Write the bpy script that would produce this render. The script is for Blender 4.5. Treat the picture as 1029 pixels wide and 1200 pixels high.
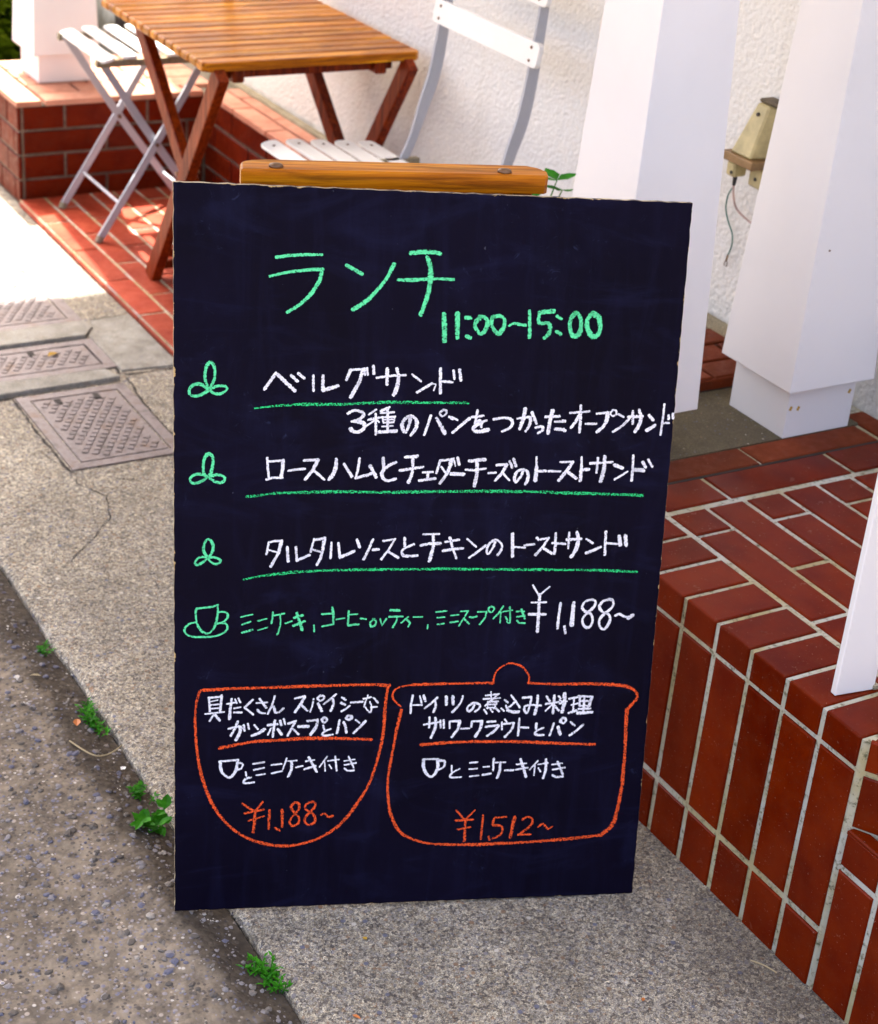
import bpy, bmesh, math, random
from mathutils import Matrix, Vector
import numpy as np

random.seed(7)
rng = np.random.default_rng(7)
for o in list(bpy.data.objects):
    bpy.data.objects.remove(o)
sc = bpy.context.scene
COL = sc.collection
R = math.radians

# ---------------------------------------------------------------- camera
F_PX = 2091.75
yaw, pitch, roll = R(31.9764), R(27.6595), R(5.04745)
fwd = Vector((math.sin(yaw)*math.cos(pitch), math.cos(yaw)*math.cos(pitch), -math.sin(pitch)))
right = Vector((math.cos(yaw), -math.sin(yaw), 0))
up = right.cross(fwd)
r_ = right*math.cos(roll) + up*math.sin(roll)
u_ = -right*math.sin(roll) + up*math.cos(roll)
cam_d = bpy.data.cameras.new('camera')
cam = bpy.data.objects.new('camera', cam_d)
COL.objects.link(cam)
M = Matrix((r_, u_, -fwd)).transposed().to_4x4()
M.translation = (0, 0, 1.5)
cam.matrix_world = M
cam_d.sensor_width = 36
cam_d.sensor_fit = 'AUTO'
cam_d.lens = F_PX/1200*36
cam_d.clip_start = .05
cam_d.clip_end = 300
cam_d.dof.use_dof = True
cam_d.dof.focus_distance = 2.06
cam_d.dof.aperture_fstop = 9
sc.camera = cam
sc.render.resolution_x = 878
sc.render.resolution_y = 1024

# ---------------------------------------------------------------- light
SUN_EL = 60.0
trav = Vector((-.15, -1.0, 0)).normalized()
sdir = Vector((-trav.x*math.cos(R(SUN_EL)), -trav.y*math.cos(R(SUN_EL)), math.sin(R(SUN_EL))))
w = bpy.data.worlds.new('World')
sc.world = w
w.use_nodes = True
wn = w.node_tree
sky = wn.nodes.new('ShaderNodeTexSky')
sky.sky_type = 'NISHITA'
sky.sun_disc = False
sky.sun_elevation = R(SUN_EL)
sky.sun_rotation = math.atan2(sdir.x, sdir.y)
sky.air_density = .7
sky.dust_density = 9.0
sky.ozone_density = .2
wn.links.new(sky.outputs[0], wn.nodes['Background'].inputs[0])
wn.nodes['Background'].inputs[1].default_value = .10
sun_d = bpy.data.lights.new('sun', 'SUN')
sun_d.energy = 2.7
sun_d.angle = R(.6)
sun_d.color = (1, .95, .86)
sun = bpy.data.objects.new('sun', sun_d)
COL.objects.link(sun)
sun.rotation_euler = sdir.to_track_quat('Z', 'Y').to_euler()
sun.location = sdir*20
sc.view_settings.view_transform = 'Standard'
sc.view_settings.look = 'None'
sc.view_settings.gamma = 1
sc.view_settings.exposure = 3.25
sc.view_settings.use_curve_mapping = False

# ---------------------------------------------------------------- helpers
def mesh_from(verts, faces, name='m'):
    me = bpy.data.meshes.new(name)
    me.from_pydata([tuple(v) for v in verts], [], faces)
    me.update()
    return me

def obj(name, me, m=None, parent=None, mw=None, kind=None, smooth=False):
    o = bpy.data.objects.new(name, me)
    COL.objects.link(o)
    if m is not None and me is not None and len(me.materials) == 0:
        me.materials.append(m)
    if parent is not None:
        o.parent = parent
    if mw is not None:
        o.matrix_local = mw
    if kind:
        o['kind'] = kind
    if smooth:
        for p in me.polygons:
            p.use_smooth = True
    return o

def tag(o, label=None, cat=None, group=None, kind=None):
    if label: o['label'] = label
    if cat: o['category'] = cat
    if group: o['group'] = group
    if kind: o['kind'] = kind
    return o

def thing(name, label, cat, loc=(0, 0, 0), rz=0, group=None, mw=None):
    o = bpy.data.objects.new(name, None)
    o.empty_display_size = .05
    COL.objects.link(o)
    if mw is not None:
        o.matrix_world = mw
    else:
        o.location = loc
        o.rotation_euler = (0, 0, rz)
    return tag(o, label, cat, group)

def frame(o, x, y, z):
    m = Matrix((Vector(x), Vector(y), Vector(z))).transposed().to_4x4()
    m.translation = Vector(o)
    return m

def T(x, y, z):
    return Matrix.Translation((x, y, z))

class MB:
    def __init__(s):
        s.bm = bmesh.new()
    def box(s, x0, x1, y0, y1, z0, z1, mw=None, ch=0.0):
        vs = [s.bm.verts.new(p) for p in ((x0, y0, z0), (x1, y0, z0), (x1, y1, z0), (x0, y1, z0),
                                         (x0, y0, z1), (x1, y0, z1), (x1, y1, z1), (x0, y1, z1))]
        fs = [s.bm.faces.new([vs[i] for i in f]) for f in ((3, 2, 1, 0), (4, 5, 6, 7), (0, 1, 5, 4), (1, 2, 6, 5), (2, 3, 7, 6), (3, 0, 4, 7))]
        if mw is not None:
            for v in vs:
                v.co = mw @ v.co
        if ch > 0:
            es = list({e for f in fs for e in f.edges})
            bmesh.ops.bevel(s.bm, geom=es, offset=ch, segments=1, affect='EDGES', profile=.5)
        return s
    def prism(s, poly, z0, z1, mw=None, ch=0.0):
        b = [s.bm.verts.new((p[0], p[1], z0)) for p in poly]
        t = [s.bm.verts.new((p[0], p[1], z1)) for p in poly]
        n = len(poly)
        fs = [s.bm.faces.new(b[::-1]), s.bm.faces.new(t)]
        for i in range(n):
            fs.append(s.bm.faces.new((b[i], b[(i+1) % n], t[(i+1) % n], t[i])))
        if mw is not None:
            for v in b+t:
                v.co = mw @ v.co
        if ch > 0:
            es = list({e for e in fs[1].edges})
            bmesh.ops.bevel(s.bm, geom=es, offset=ch, segments=2, affect='EDGES', profile=.5)
        return s
    def bar(s, p, q, wd, th, side=(0, 1, 0), ch=0.0):
        """rectangular bar from p to q; wd along side, th along the other axis"""
        p = Vector(p); q = Vector(q)
        z = (q-p); L = z.length; z.normalize()
        x = Vector(side); x = (x-z*x.dot(z)).normalized()
        y = z.cross(x)
        return s.box(-wd/2, wd/2, -th/2, th/2, 0, L, frame(p, x, y, z), ch)
    def strip(s, pts, wd, th, side=(0, 1, 0)):
        """flat bar swept along a polyline"""
        pts = [Vector(p) for p in pts]
        rings = []
        for i, p in enumerate(pts):
            a = pts[max(i-1, 0)]; b = pts[min(i+1, len(pts)-1)]
            t = (b-a).normalized(); x = Vector(side); x = (x-t*x.dot(t)).normalized(); y = t.cross(x)
            ww = wd[i] if isinstance(wd, (list, tuple)) else wd
            tt = th[i] if isinstance(th, (list, tuple)) else th
            rings.append([s.bm.verts.new(p+x*sx*ww/2+y*sy*tt/2) for sx, sy in ((-1, -1), (1, -1), (1, 1), (-1, 1))])
        for a, b in zip(rings[:-1], rings[1:]):
            for k in range(4):
                s.bm.faces.new((a[k], a[(k+1) % 4], b[(k+1) % 4], b[k]))
        s.bm.faces.new(rings[0][::-1]); s.bm.faces.new(rings[-1])
        return s
    def tube(s, pts, r, n=8):
        pts = [Vector(p) for p in pts]
        rings = []
        for i, p in enumerate(pts):
            a = pts[max(i-1, 0)]; b = pts[min(i+1, len(pts)-1)]
            t = (b-a).normalized()
            x = t.orthogonal().normalized() if not rings else (px-t*px.dot(t)).normalized()
            px = x; y = t.cross(x)
            rr = r[i] if isinstance(r, (list, tuple)) else r
            rings.append([s.bm.verts.new(p+(x*math.cos(2*math.pi*k/n)+y*math.sin(2*math.pi*k/n))*rr) for k in range(n)])
        for a, b in zip(rings[:-1], rings[1:]):
            for k in range(n):
                s.bm.faces.new((a[k], a[(k+1) % n], b[(k+1) % n], b[k]))
        s.bm.faces.new(rings[0][::-1]); s.bm.faces.new(rings[-1])
        return s
    def frustum(s, cx, cy, z0, z1, h0, h1, ch=0):
        vs = [s.bm.verts.new((cx+sx*h, cy+sy*h, z)) for z, h in ((z0, h0), (z1, h1)) for sx, sy in ((-1, -1), (1, -1), (1, 1), (-1, 1))]
        fs = [s.bm.faces.new([vs[i] for i in f]) for f in ((3, 2, 1, 0), (4, 5, 6, 7), (0, 1, 5, 4), (1, 2, 6, 5), (2, 3, 7, 6), (3, 0, 4, 7))]
        if ch:
            bmesh.ops.bevel(s.bm, geom=list({e for f in fs for e in f.edges}), offset=ch, segments=2, affect='EDGES', profile=.5)
        return s
    def mesh(s, name='m'):
        me = bpy.data.meshes.new(name)
        bmesh.ops.recalc_face_normals(s.bm, faces=s.bm.faces)
        s.bm.to_mesh(me); s.bm.free()
        return me

# ---------------------------------------------------------------- materials
class NT:
    def __init__(s, name, rough=.6, spec=.5):
        s.m = bpy.data.materials.new(name)
        s.m.use_nodes = True
        s.t = s.m.node_tree
        s.b = s.t.nodes['Principled BSDF']
        s.b.inputs['Roughness'].default_value = rough
        s.b.inputs['Specular IOR Level'].default_value = spec
        s.tc = s.t.nodes.new('ShaderNodeTexCoord')
        s.oi = s.t.nodes.new('ShaderNodeObjectInfo')
    def n(s, typ, **kw):
        nd = s.t.nodes.new(typ)
        for k, v in kw.items():
            setattr(nd, k, v)
        return nd
    def l(s, a, b):
        s.t.links.new(a, b)
    def coords(s, scale=(1, 1, 1), rand=False, kind='Object'):
        mp = s.n('ShaderNodeMapping')
        mp.inputs['Scale'].default_value = scale
        s.l(s.tc.outputs[kind], mp.inputs['Vector'])
        if rand:
            mul = s.n('ShaderNodeMath', operation='MULTIPLY')
            s.l(s.oi.outputs['Random'], mul.inputs[0]); mul.inputs[1].default_value = 37.0
            cb = s.n('ShaderNodeCombineXYZ')
            for i in range(3): s.l(mul.outputs[0], cb.inputs[i])
            s.l(cb.outputs[0], mp.inputs['Location'])
        return mp.outputs[0]
    def noise(s, co, scale, detail=4, rough=.55, dist=0):
        nd = s.n('ShaderNodeTexNoise')
        nd.inputs['Scale'].default_value = scale
        nd.inputs['Detail'].default_value = detail
        nd.inputs['Roughness'].default_value = rough
        nd.inputs['Distortion'].default_value = dist
        s.l(co, nd.inputs['Vector'])
        return nd.outputs['Fac']
    def voro(s, co, scale, feature='F1', out='Distance', rnd=1.0):
        nd = s.n('ShaderNodeTexVoronoi', feature=feature)
        nd.inputs['Scale'].default_value = scale
        nd.inputs['Randomness'].default_value = rnd
        s.l(co, nd.inputs['Vector'])
        return nd.outputs[out]
    def ramp(s, fac, stops, interp='LINEAR'):
        nd = s.n('ShaderNodeValToRGB')
        nd.color_ramp.interpolation = interp
        e = nd.color_ramp.elements
        while len(e) < len(stops): e.new(.5)
        for el, (p, c) in zip(e, stops):
            el.position = p
            el.color = (*c, 1) if not isinstance(c, (int, float)) else (c, c, c, 1)
        s.l(fac, nd.inputs[0])
        return nd.outputs[0]
    def mix(s, fac, a, b, mode='MIX'):
        nd = s.n('ShaderNodeMix', data_type='RGBA', blend_type=mode)
        for ix, v in ((0, fac), (6, a), (7, b)):
            sock = nd.inputs[ix]
            if isinstance(v, (int, float)): sock.default_value = v if ix == 0 else (v, v, v, 1)
            elif isinstance(v, tuple): sock.default_value = (*v, 1)
            else: s.l(v, sock)
        return nd.outputs[2]
    def math(s, op, a, b=0.0, clamp=False):
        nd = s.n('ShaderNodeMath', operation=op, use_clamp=clamp)
        for sock, v in ((nd.inputs[0], a), (nd.inputs[1], b)):
            if isinstance(v, (int, float)): sock.default_value = v
            else: s.l(v, sock)
        return nd.outputs[0]
    def xyz(s, co):
        nd = s.n('ShaderNodeSeparateXYZ'); s.l(co, nd.inputs[0]); return nd.outputs
    def color(s, c):
        if isinstance(c, tuple): s.b.inputs['Base Color'].default_value = (*c, 1)
        else: s.l(c, s.b.inputs['Base Color'])
    def rough(s, c): s.l(c, s.b.inputs['Roughness'])
    def bump(s, h, strength=.3, dist=.002):
        nd = s.n('ShaderNodeBump'); nd.inputs['Strength'].default_value = strength
        nd.inputs['Distance'].default_value = dist
        s.l(h, nd.inputs['Height']); s.l(nd.outputs[0], s.b.inputs['Normal'])
        return nd

def tile_mat(name, base, hi, rough, dirt=.25, spec=.10):
    k = NT(name, rough, spec)
    co = k.coords(rand=True)
    a = k.noise(co, 14, 4); b = k.noise(co, 260, 3, .7); c = k.noise(co, 60, 5, .65)
    col = k.mix(k.ramp(a, [(.3, 0), (.7, 1)]), base, hi)
    hs = k.n('ShaderNodeHueSaturation')
    hs.inputs['Hue'].default_value = .5
    v = k.math('MULTIPLY_ADD', k.oi.outputs['Random'], .3); k.t.nodes[-1].inputs[2].default_value = .85
    k.l(v, hs.inputs['Value']); k.l(col, hs.inputs['Color'])
    col = k.mix(k.math('MULTIPLY', k.ramp(b, [(.66, 0), (.74, 1)]), .35), hs.outputs[0], (.5, .36, .28))
    col = k.mix(k.math('MULTIPLY', k.ramp(c, [(.48, 0), (.75, 1)]), dirt), col, (.10, .038, .018))
    k.color(col)
    k.rough(k.ramp(c, [(.3, rough*.8), (.7, min(1, rough*1.6))]))
    k.bump(k.noise(co, 90, 5, .6), .25, .0008)
    return k.m

M_TILE = tile_mat('red_glazed_tile', (.088, .0048, .0002), (.145, .0130, .0004), .18, .14)
M_TILE_T = tile_mat('terrace_red_tile', (.24, .028, .012), (.35, .062, .030), .42, .15)
M_BRICK = tile_mat('brick_red_tile', (.075, .0040, .0003), (.130, .012, .0008), .4, .2)
M_TILE_TOP = tile_mat('weathered_top_tile', (.42, .17, .11), (.55, .28, .19), .5, .15)
M_TILE_D = tile_mat('old_brown_tile', (.10, .016, .004), (.16, .03, .008), .5, .5)

def grout_mat(name, c1, c2, c3):
    k = NT(name, .9, .2)
    co = k.coords(kind='Object')
    a = k.noise(co, 7, 5, .6); b = k.noise(co, 130, 4, .7)
    col = k.mix(k.ramp(a, [(.38, 0), (.58, 1)]), c1, c2)
    col = k.mix(k.ramp(b, [(.52, 0), (.68, 1)]), col, c3)
    k.color(col); k.bump(b, .5, .001)
    return k.m
M_GROUT = grout_mat('cement_grout', (.46, .455, .40), (.36, .31, .17), (.10, .10, .055))
M_GROUT_D = grout_mat('dirty_grout', (.20, .17, .13), (.12, .10, .07), (.05, .045, .03))

def concrete_mat(name, c_dark, c_light, agg=240, dirty=(.10, .085, .065), am=1.0, side=False):
    k = NT(name, .88, .25)
    co = k.coords()
    big = k.noise(co, 3.2, 6, .62); mid = k.noise(co, 26, 5, .6)
    col = k.mix(k.ramp(big, [(.3, 0), (.7, 1)]), c_dark, c_light)
    col = k.mix(k.math('MULTIPLY', k.ramp(mid, [(.35, 1), (.6, 0)]), .45), col, dirty)
    # exposed aggregate: each little stone its own tone, dark binder between
    stops = [(0, (.035, .032, .04)), (.17, (.10, .085, .08)), (.30, (.22, .19, .15)), (.46, (.36, .32, .26)), (.62, (.50, .46, .39)), (.80, (.66, .62, .54)), (.93, (.30, .17, .09)), (.96, (.16, .17, .24)), (1, (.8, .78, .7))]
    for sc2, amt in ((agg, .80*am), (agg*2.3, .62*am)):
        vc = k.voro(co, sc2, out='Color'); vd = k.voro(co, sc2, out='Distance')
        sx = k.n('ShaderNodeSeparateColor'); k.l(vc, sx.inputs[0])
        tone = k.ramp(sx.outputs[0], stops, 'CONSTANT')
        tone = k.mix(1.0, tone, k.mix(.45, col, (.47, .46, .40)), 'MULTIPLY')
        hs = k.n('ShaderNodeHueSaturation'); hs.inputs['Value'].default_value = 2.7; k.l(tone, hs.inputs['Color'])
        col = k.mix(k.math('MULTIPLY', k.ramp(sx.outputs[2], [(.15, .15), (.5, 1)]), amt), col, hs.outputs[0])
    fine = k.noise(co, 700, 3, .75)
    col = k.mix(k.ramp(fine, [(.40, .7), (.56, 0)]), col, (.06, .05, .045))
    big2 = k.voro(co, agg*.36, out='Color'); sx2 = k.n('ShaderNodeSeparateColor'); k.l(big2, sx2.inputs[0])
    bd = k.voro(co, agg*.36, out='Distance')
    rare = k.math('MULTIPLY', k.ramp(sx2.outputs[1], [(.86, 0), (.88, .9)]), k.ramp(bd, [(.24, 1), (.34, 0)]))
    col = k.mix(rare, col, k.ramp(sx2.outputs[0], [(0, (.12, .13, .19)), (.4, (.20, .19, .2)), (.7, (.24, .15, .09)), (.9, (.6, .56, .48))], 'CONSTANT'))
    st1 = k.noise(co, 2.1, 6, .68, .8); st2 = k.noise(co, 9, 5, .6)
    col = k.mix(k.math('MULTIPLY', k.ramp(k.math('ADD', k.math('MULTIPLY', st1, .7), k.math('MULTIPLY', st2, .3)), [(.48, 0), (.66, 1)]), .55), col, k.mix(.6, col, (.07, .055, .04)))
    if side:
        # damp brown dirt plus painted-in shade by the tiled wall, lighter towards the street
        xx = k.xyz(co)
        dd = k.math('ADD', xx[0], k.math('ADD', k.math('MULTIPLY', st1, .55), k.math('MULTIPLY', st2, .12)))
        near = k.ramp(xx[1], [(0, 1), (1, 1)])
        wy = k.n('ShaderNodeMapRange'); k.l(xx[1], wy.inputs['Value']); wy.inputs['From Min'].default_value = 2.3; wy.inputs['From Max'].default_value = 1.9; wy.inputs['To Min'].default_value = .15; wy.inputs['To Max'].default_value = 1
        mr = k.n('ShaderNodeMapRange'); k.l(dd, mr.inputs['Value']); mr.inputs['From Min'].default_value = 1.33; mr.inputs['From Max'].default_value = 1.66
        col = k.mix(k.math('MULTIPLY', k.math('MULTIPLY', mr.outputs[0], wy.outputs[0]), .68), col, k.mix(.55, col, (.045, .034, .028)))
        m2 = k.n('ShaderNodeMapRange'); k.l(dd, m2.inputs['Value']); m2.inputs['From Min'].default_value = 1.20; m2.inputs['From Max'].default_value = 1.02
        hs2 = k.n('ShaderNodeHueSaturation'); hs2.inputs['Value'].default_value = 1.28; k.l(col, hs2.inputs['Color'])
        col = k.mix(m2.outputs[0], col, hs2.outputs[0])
    k.color(col)
    h = k.math('ADD', k.math('MULTIPLY', fine, .6), k.math('MULTIPLY', vd, .8))
    k.bump(h, .5, .002)
    return k
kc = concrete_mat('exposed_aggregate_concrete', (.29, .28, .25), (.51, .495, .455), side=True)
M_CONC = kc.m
M_CONC_L = concrete_mat('pale_concrete_slab', (.36, .36, .33), (.46, .46, .43), 520, am=.35).m
M_CONC_F = concrete_mat('olive_cement_floor', (.10, .078, .034), (.19, .155, .080), 500, (.05, .04, .02), am=.18).m
M_GUTTER = concrete_mat('gutter_cement', (.36, .31, .19), (.48, .43, .30), 500, (.2, .15, .08), am=.2).m

def asphalt():
    k = NT('weathered_asphalt', .9, .25)
    co = k.coords()
    big = k.noise(co, 3.5, 5, .6); mid = k.noise(co, 40, 5, .65)
    col = k.mix(k.ramp(big, [(.35, 0), (.65, 1)]), (.125, .100, .072), (.26, .212, .155))
    col = k.mix(k.ramp(mid, [(.4, .6), (.6, 0)]), col, (.045, .036, .028))
    for sc_, lo, hi in ((95, .45, .34), (210, .5, .5)):
        vc = k.voro(co, sc_, out='Color'); vd = k.voro(co, sc_)
        sx = k.n('ShaderNodeSeparateColor'); k.l(vc, sx.inputs[0])
        tone = k.ramp(sx.outputs[0], [(0, (.06, .05, .045)), (.3, (.16, .13, .11)), (.55, (.23, .21, .22)), (.75, (.13, .13, .18)), (.9, (.34, .29, .24)), (.97, (.5, .46, .4))], 'CONSTANT')
        msk = k.math('MULTIPLY', k.ramp(vd, [(hi*.7, 1), (hi, 0)]), k.ramp(sx.outputs[1], [(lo, 0), (lo+.02, .8)]))
        col = k.mix(msk, col, tone)
        if sc_ == 95: vd0 = vd
    hsa = k.n('ShaderNodeHueSaturation'); hsa.inputs['Value'].default_value = 1.12; k.l(col, hsa.inputs['Color']); col = hsa.outputs[0]
    # damp soil collected in the gutter line beside the kerbless pavement edge
    x = k.xyz(co)
    wob = k.noise(co, 12, 4, .6)
    d = k.math('ADD', x[0], k.math('MULTIPLY', wob, .10))
    g = k.ramp(d, [(.70/1, 0), (.735, 1)])
    col = k.mix(k.math('MULTIPLY', g, .82), col, k.mix(mid, (.018, .013, .009), (.05, .038, .026)))
    k.color(col)
    k.bump(k.math('ADD', k.math('MULTIPLY', mid, .6), k.math('MULTIPLY', vd0, -1.0)), .6, .004)
    return k.m
M_ASPH = asphalt()

def paint_mat(name, c, rough=.45, dirt=.1, speck=True):
    k = NT(name, rough)
    co = k.coords(rand=True)
    a = k.noise(co, 5, 5, .6); b = k.noise(co, 150, 3, .6); s2 = k.noise(co, 38, 2, .5)
    dk = tuple(x*.72 for x in c)
    col = k.mix(k.math('MULTIPLY', k.ramp(a, [(.45, 0), (.8, 1)]), dirt*3), c, dk)
    if speck:
        col = k.mix(k.ramp(s2, [(.80, 0), (.815, 1)]), col, (.25, .2, .15))
    k.color(col)
    k.bump(k.math('ADD', k.math('MULTIPLY', b, .3), a), .12, .002)
    return k.m
M_WHITE = paint_mat('white_painted_board', (.81, .785, .775), .42, .06)
M_WHITE2 = paint_mat('white_chair_paint', (.84, .83, .80), .35, .1)
M_GREY = paint_mat('grey_metal_paint', (.42, .43, .47), .4, .15, False)
M_STUCCO = None
def stucco():
    k = NT('rough_white_stucco', .9, .2)
    co = k.coords()
    x = k.xyz(co)
    v = k.voro(co, 130, 'SMOOTH_F1'); n1 = k.noise(co, 105, 6, .65, .6); n2 = k.noise(co, 2.6, 6, .62, .4)
    st = k.coords(scale=(1, 6, .7)); n3 = k.noise(st, 2.2, 5, .6)
    col = k.mix(k.math('MULTIPLY', k.ramp(n2, [(.52, 0), (.78, 1)]), .40), (.81, .80, .76), (.56, .50, .40))
    col = k.mix(k.math('MULTIPLY', k.ramp(n3, [(.55, 0), (.75, 1)]), .22), col, (.58, .53, .45))
    col = k.mix(k.ramp(n1, [(.24, .5), (.40, 0)]), col, (.42, .36, .27))
    spots = k.noise(k.coords(scale=(1, 1, .55)), 34, 3, .6)
    col = k.mix(k.math('MULTIPLY', k.ramp(spots, [(.68, 0), (.76, 1)]), k.ramp(n2, [(.5, 0), (.6, .75)])), col, (.22, .19, .10))
    # splash dirt and algae rising from the foot of the wall
    h = k.math('ADD', x[2], k.math('MULTIPLY', k.noise(co, 14, 5, .6), -.16))
    col = k.mix(k.ramp(h, [(.10, .85), (.2, 0)]), col, (.16, .13, .08))
    k.color(col)
    k.bump(k.math('ADD', k.math('MULTIPLY', v, .9), n1), .75, .0042)
    return k.m
M_STUCCO = stucco()

def wood_mat(name, c1, c2, c3, axis=0, rough=.35, scale=1.0):
    k = NT(name, rough, .14)
    s = [38*scale]*3; s[axis] = 2.2*scale
    co = k.coords(scale=tuple(s), rand=True)
    a = k.noise(co, 1.0, 6, .6, 1.4); b = k.noise(co, 4.5, 4, .65, .6)
    col = k.ramp(a, [(.28, c1), (.5, c2), (.72, c3)])
    col = k.mix(k.ramp(b, [(.38, .65), (.55, 0)]), col, tuple(x*.45 for x in c1))
    hs = k.n('ShaderNodeHueSaturation')
    v = k.math('MULTIPLY_ADD', k.oi.outputs['Random'], .45); k.t.nodes[-1].inputs[2].default_value = .78
    k.l(v, hs.inputs['Value']); k.l(col, hs.inputs['Color'])
    k.color(hs.outputs[0])
    k.rough(k.ramp(b, [(.3, rough*1.5), (.7, rough)]))
    k.bump(b, .3, .0012)
    return k.m
M_WOOD_X = wood_mat('oiled_table_wood', (.17, .030, .0004), (.46, .150, .0012), (.74, .34, .008), 0, .24)
M_WOOD_L = wood_mat('red_brown_leg_wood', (.085, .0055, .0003), (.20, .022, .0008), (.33, .052, .002), 2, .36)
M_WOOD_B = wood_mat('varnished_bar_wood', (.19, .038, .0006), (.42, .13, .0020), (.62, .26, .009), 0, .30, .6)

def leaf_mat(name, c1, c2, trans=.3):
    k = NT(name, .5, .12)
    co = k.coords()
    k.color(k.mix(k.ramp(k.noise(co, 60, 3), [(.35, 0), (.65, 1)]), c1, c2))
    k.b.inputs['Subsurface Weight'].default_value = 0
    t = k.n('ShaderNodeBsdfTranslucent'); t.inputs[0].default_value = (*c2, 1)
    mx = k.n('ShaderNodeMixShader'); mx.inputs[0].default_value = trans
    out = k.t.nodes['Material Output']
    k.l(k.b.outputs[0], mx.inputs[1]); k.l(t.outputs[0], mx.inputs[2]); k.l(mx.outputs[0], out.inputs[0])
    return k.m
M_WEED = leaf_mat('weed_green', (.015, .12, .004), (.06, .30, .012))
M_HEDGE = leaf_mat('hedge_leaf', (.08, .13, .003), (.19, .28, .008))
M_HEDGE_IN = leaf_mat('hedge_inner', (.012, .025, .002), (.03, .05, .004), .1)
M_IVY = leaf_mat('bright_leaf', (.02, .16, .01), (.05, .30, .02))

def iron():
    k = NT('rusty_cast_iron', .6, .5)
    co = k.coords()
    a = k.noise(co, 22, 6, .7); b = k.noise(co, 160, 4, .7)
    col = k.ramp(a, [(.35, (.085, .070, .068)), (.5, (.17, .145, .148)), (.62, (.13, .10, .09)), (.74, (.20, .10, .045))])
    col = k.mix(k.ramp(b, [(.5, 0), (.7, .7)]), col, (.09, .05, .03))
    k.color(col); k.b.inputs['Metallic'].default_value = .25
    k.bump(b, .5, .001)
    return k.m
M_IRON = iron()
def plain(name, c, rough=.6, metal=0, var=.15):
    k = NT(name, rough)
    a = k.noise(k.coords(rand=True), 30, 5, .6)
    k.color(k.mix(k.ramp(a, [(.35, 0), (.7, 1)]), c, tuple(x*(1-var*2) for x in c)))
    k.b.inputs['Metallic'].default_value = metal
    return k.m
M_DARK = plain('dark_gap', (.03, .024, .02), .95)
M_SOIL = plain('dark_soil', (.035, .027, .018), .95)
M_BLACK = plain('black_plastic', (.012, .012, .016), .4)
M_STEEL = plain('rusted_bolt', (.20, .11, .06), .45, .6)
M_GLASSDARK = plain('dark_post', (.03, .02, .018), .5)
M_BEIGE = plain('yellowed_plastic', (.55, .46, .22), .4, 0, .2)
M_SEAL = plain('mossy_grey_seal', (.17, .13, .08), .9, 0, .3)
M_BEIGE2 = plain('brown_tape', (.28, .16, .06), .5, 0, .2)
M_CANOPY = paint_mat('canopy_white', (.75, .74, .72), .6, .05, False)
M_PEBBLE = plain('pebble', (.24, .22, .22), .7, 0, .3)
M_LEAF_Y = plain('yellow_leaf', (.55, .33, .03), .6)
M_LEAF_O = plain('orange_leaf', (.55, .17, .03), .6)
M_STRAW = plain('dry_straw', (.45, .36, .2), .8)
M_CABLE_W = plain('pinkish_cable', (.62, .45, .40), .5)
M_CABLE_G = plain('green_wire', (.02, .16, .12), .5)

# ================================================================ GROUND
def grid(xs, ys, zf):
    vs = [(x, y, zf(x, y)) for y in ys for x in xs]
    nx = len(xs)
    fs = [(j*nx+i, j*nx+i+1, (j+1)*nx+i+1, (j+1)*nx+i) for j in range(len(ys)-1) for i in range(nx-1)]
    return mesh_from(vs, fs)
EDGE = .742          # street / pavement joint
X0 = 1.323           # front of the terraces
def hn(x, y):
    return (math.sin(x*61+math.sin(y*37)*2)+math.sin(y*53+x*29+1.3)+math.sin(x*131+y*97))*.0007
def road_z(x, y):
    d = EDGE-x
    return -.012+min(1, max(0, (d-.005)/.055))*.020+hn(x, y)*min(1, d*20) if d < .3 else .008+hn(x, y)
xs = [-40, -10, -3, -1, -.4]+[round(-.2+i*.0125, 4) for i in range(75)]+[EDGE-.002]
ys = [-30, -8, -2, 0, .5]+[round(.8+i*.0125, 4) for i in range(150)]+[2.9, 3.4, 4, 5, 8, 14, 40]
obj('road', grid(xs, ys, lambda x, y: road_z(x, y) if (-.5 < x and .4 < y < 2.8) else .008 if x < .68 else -.012), M_ASPH, kind='structure', smooth=True)
obj('ground', mesh_from([(EDGE-.4, -30, -.05), (40, -30, -.05), (40, 40, -.05), (EDGE-.4, 40, -.05)], [(0, 1, 2, 3)]), M_SOIL, kind='structure')
# pavement: a cast slab with a slightly worn nose
mb = MB()
ysn = [-6+i*.05 for i in range(int(22/.05))]
prof = []
pave_v = []; pave_f = []
for j, y in enumerate(ysn):
    wv = math.sin(y*41)*.0018+math.sin(y*97+1)*.0012+math.sin(y*13)*.002
    pave_v += [(EDGE+wv, y, -.05), (EDGE+wv, y, -.006), (EDGE+.004+wv, y, -.0015), (EDGE+.012+wv, y, 0), (1.4, y, 0)]
for j in range(len(ysn)-1):
    for i in range(4):
        a = j*5+i
        pave_f.append((a, a+1, a+6, a+5))
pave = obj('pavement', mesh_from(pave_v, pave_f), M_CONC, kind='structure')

# lighter cast slabs and the strips between the covers
def slab(poly, z1, m, ch=.003, name='concrete_slab'):
    o = obj(name, MB().prism(poly, -.004, z1, ch=ch).mesh(), m, pave)
    return o
slab([(1.205, 3.205), (1.329, 3.195), (1.33, 3.488), (1.236, 3.48), (1.226, 3.44), (1.204, 3.40)], .004, M_CONC_L)
slab([(.62, 3.385), (1.196, 3.395), (1.224, 3.432), (1.222, 3.474), (.62, 3.458)], .010, M_CONC_L)
slab([(.62, 3.150), (1.172, 3.164), (1.187, 3.168), (1.172, 3.214), (.62, 3.222)], .010, M_CONC_L)
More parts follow.
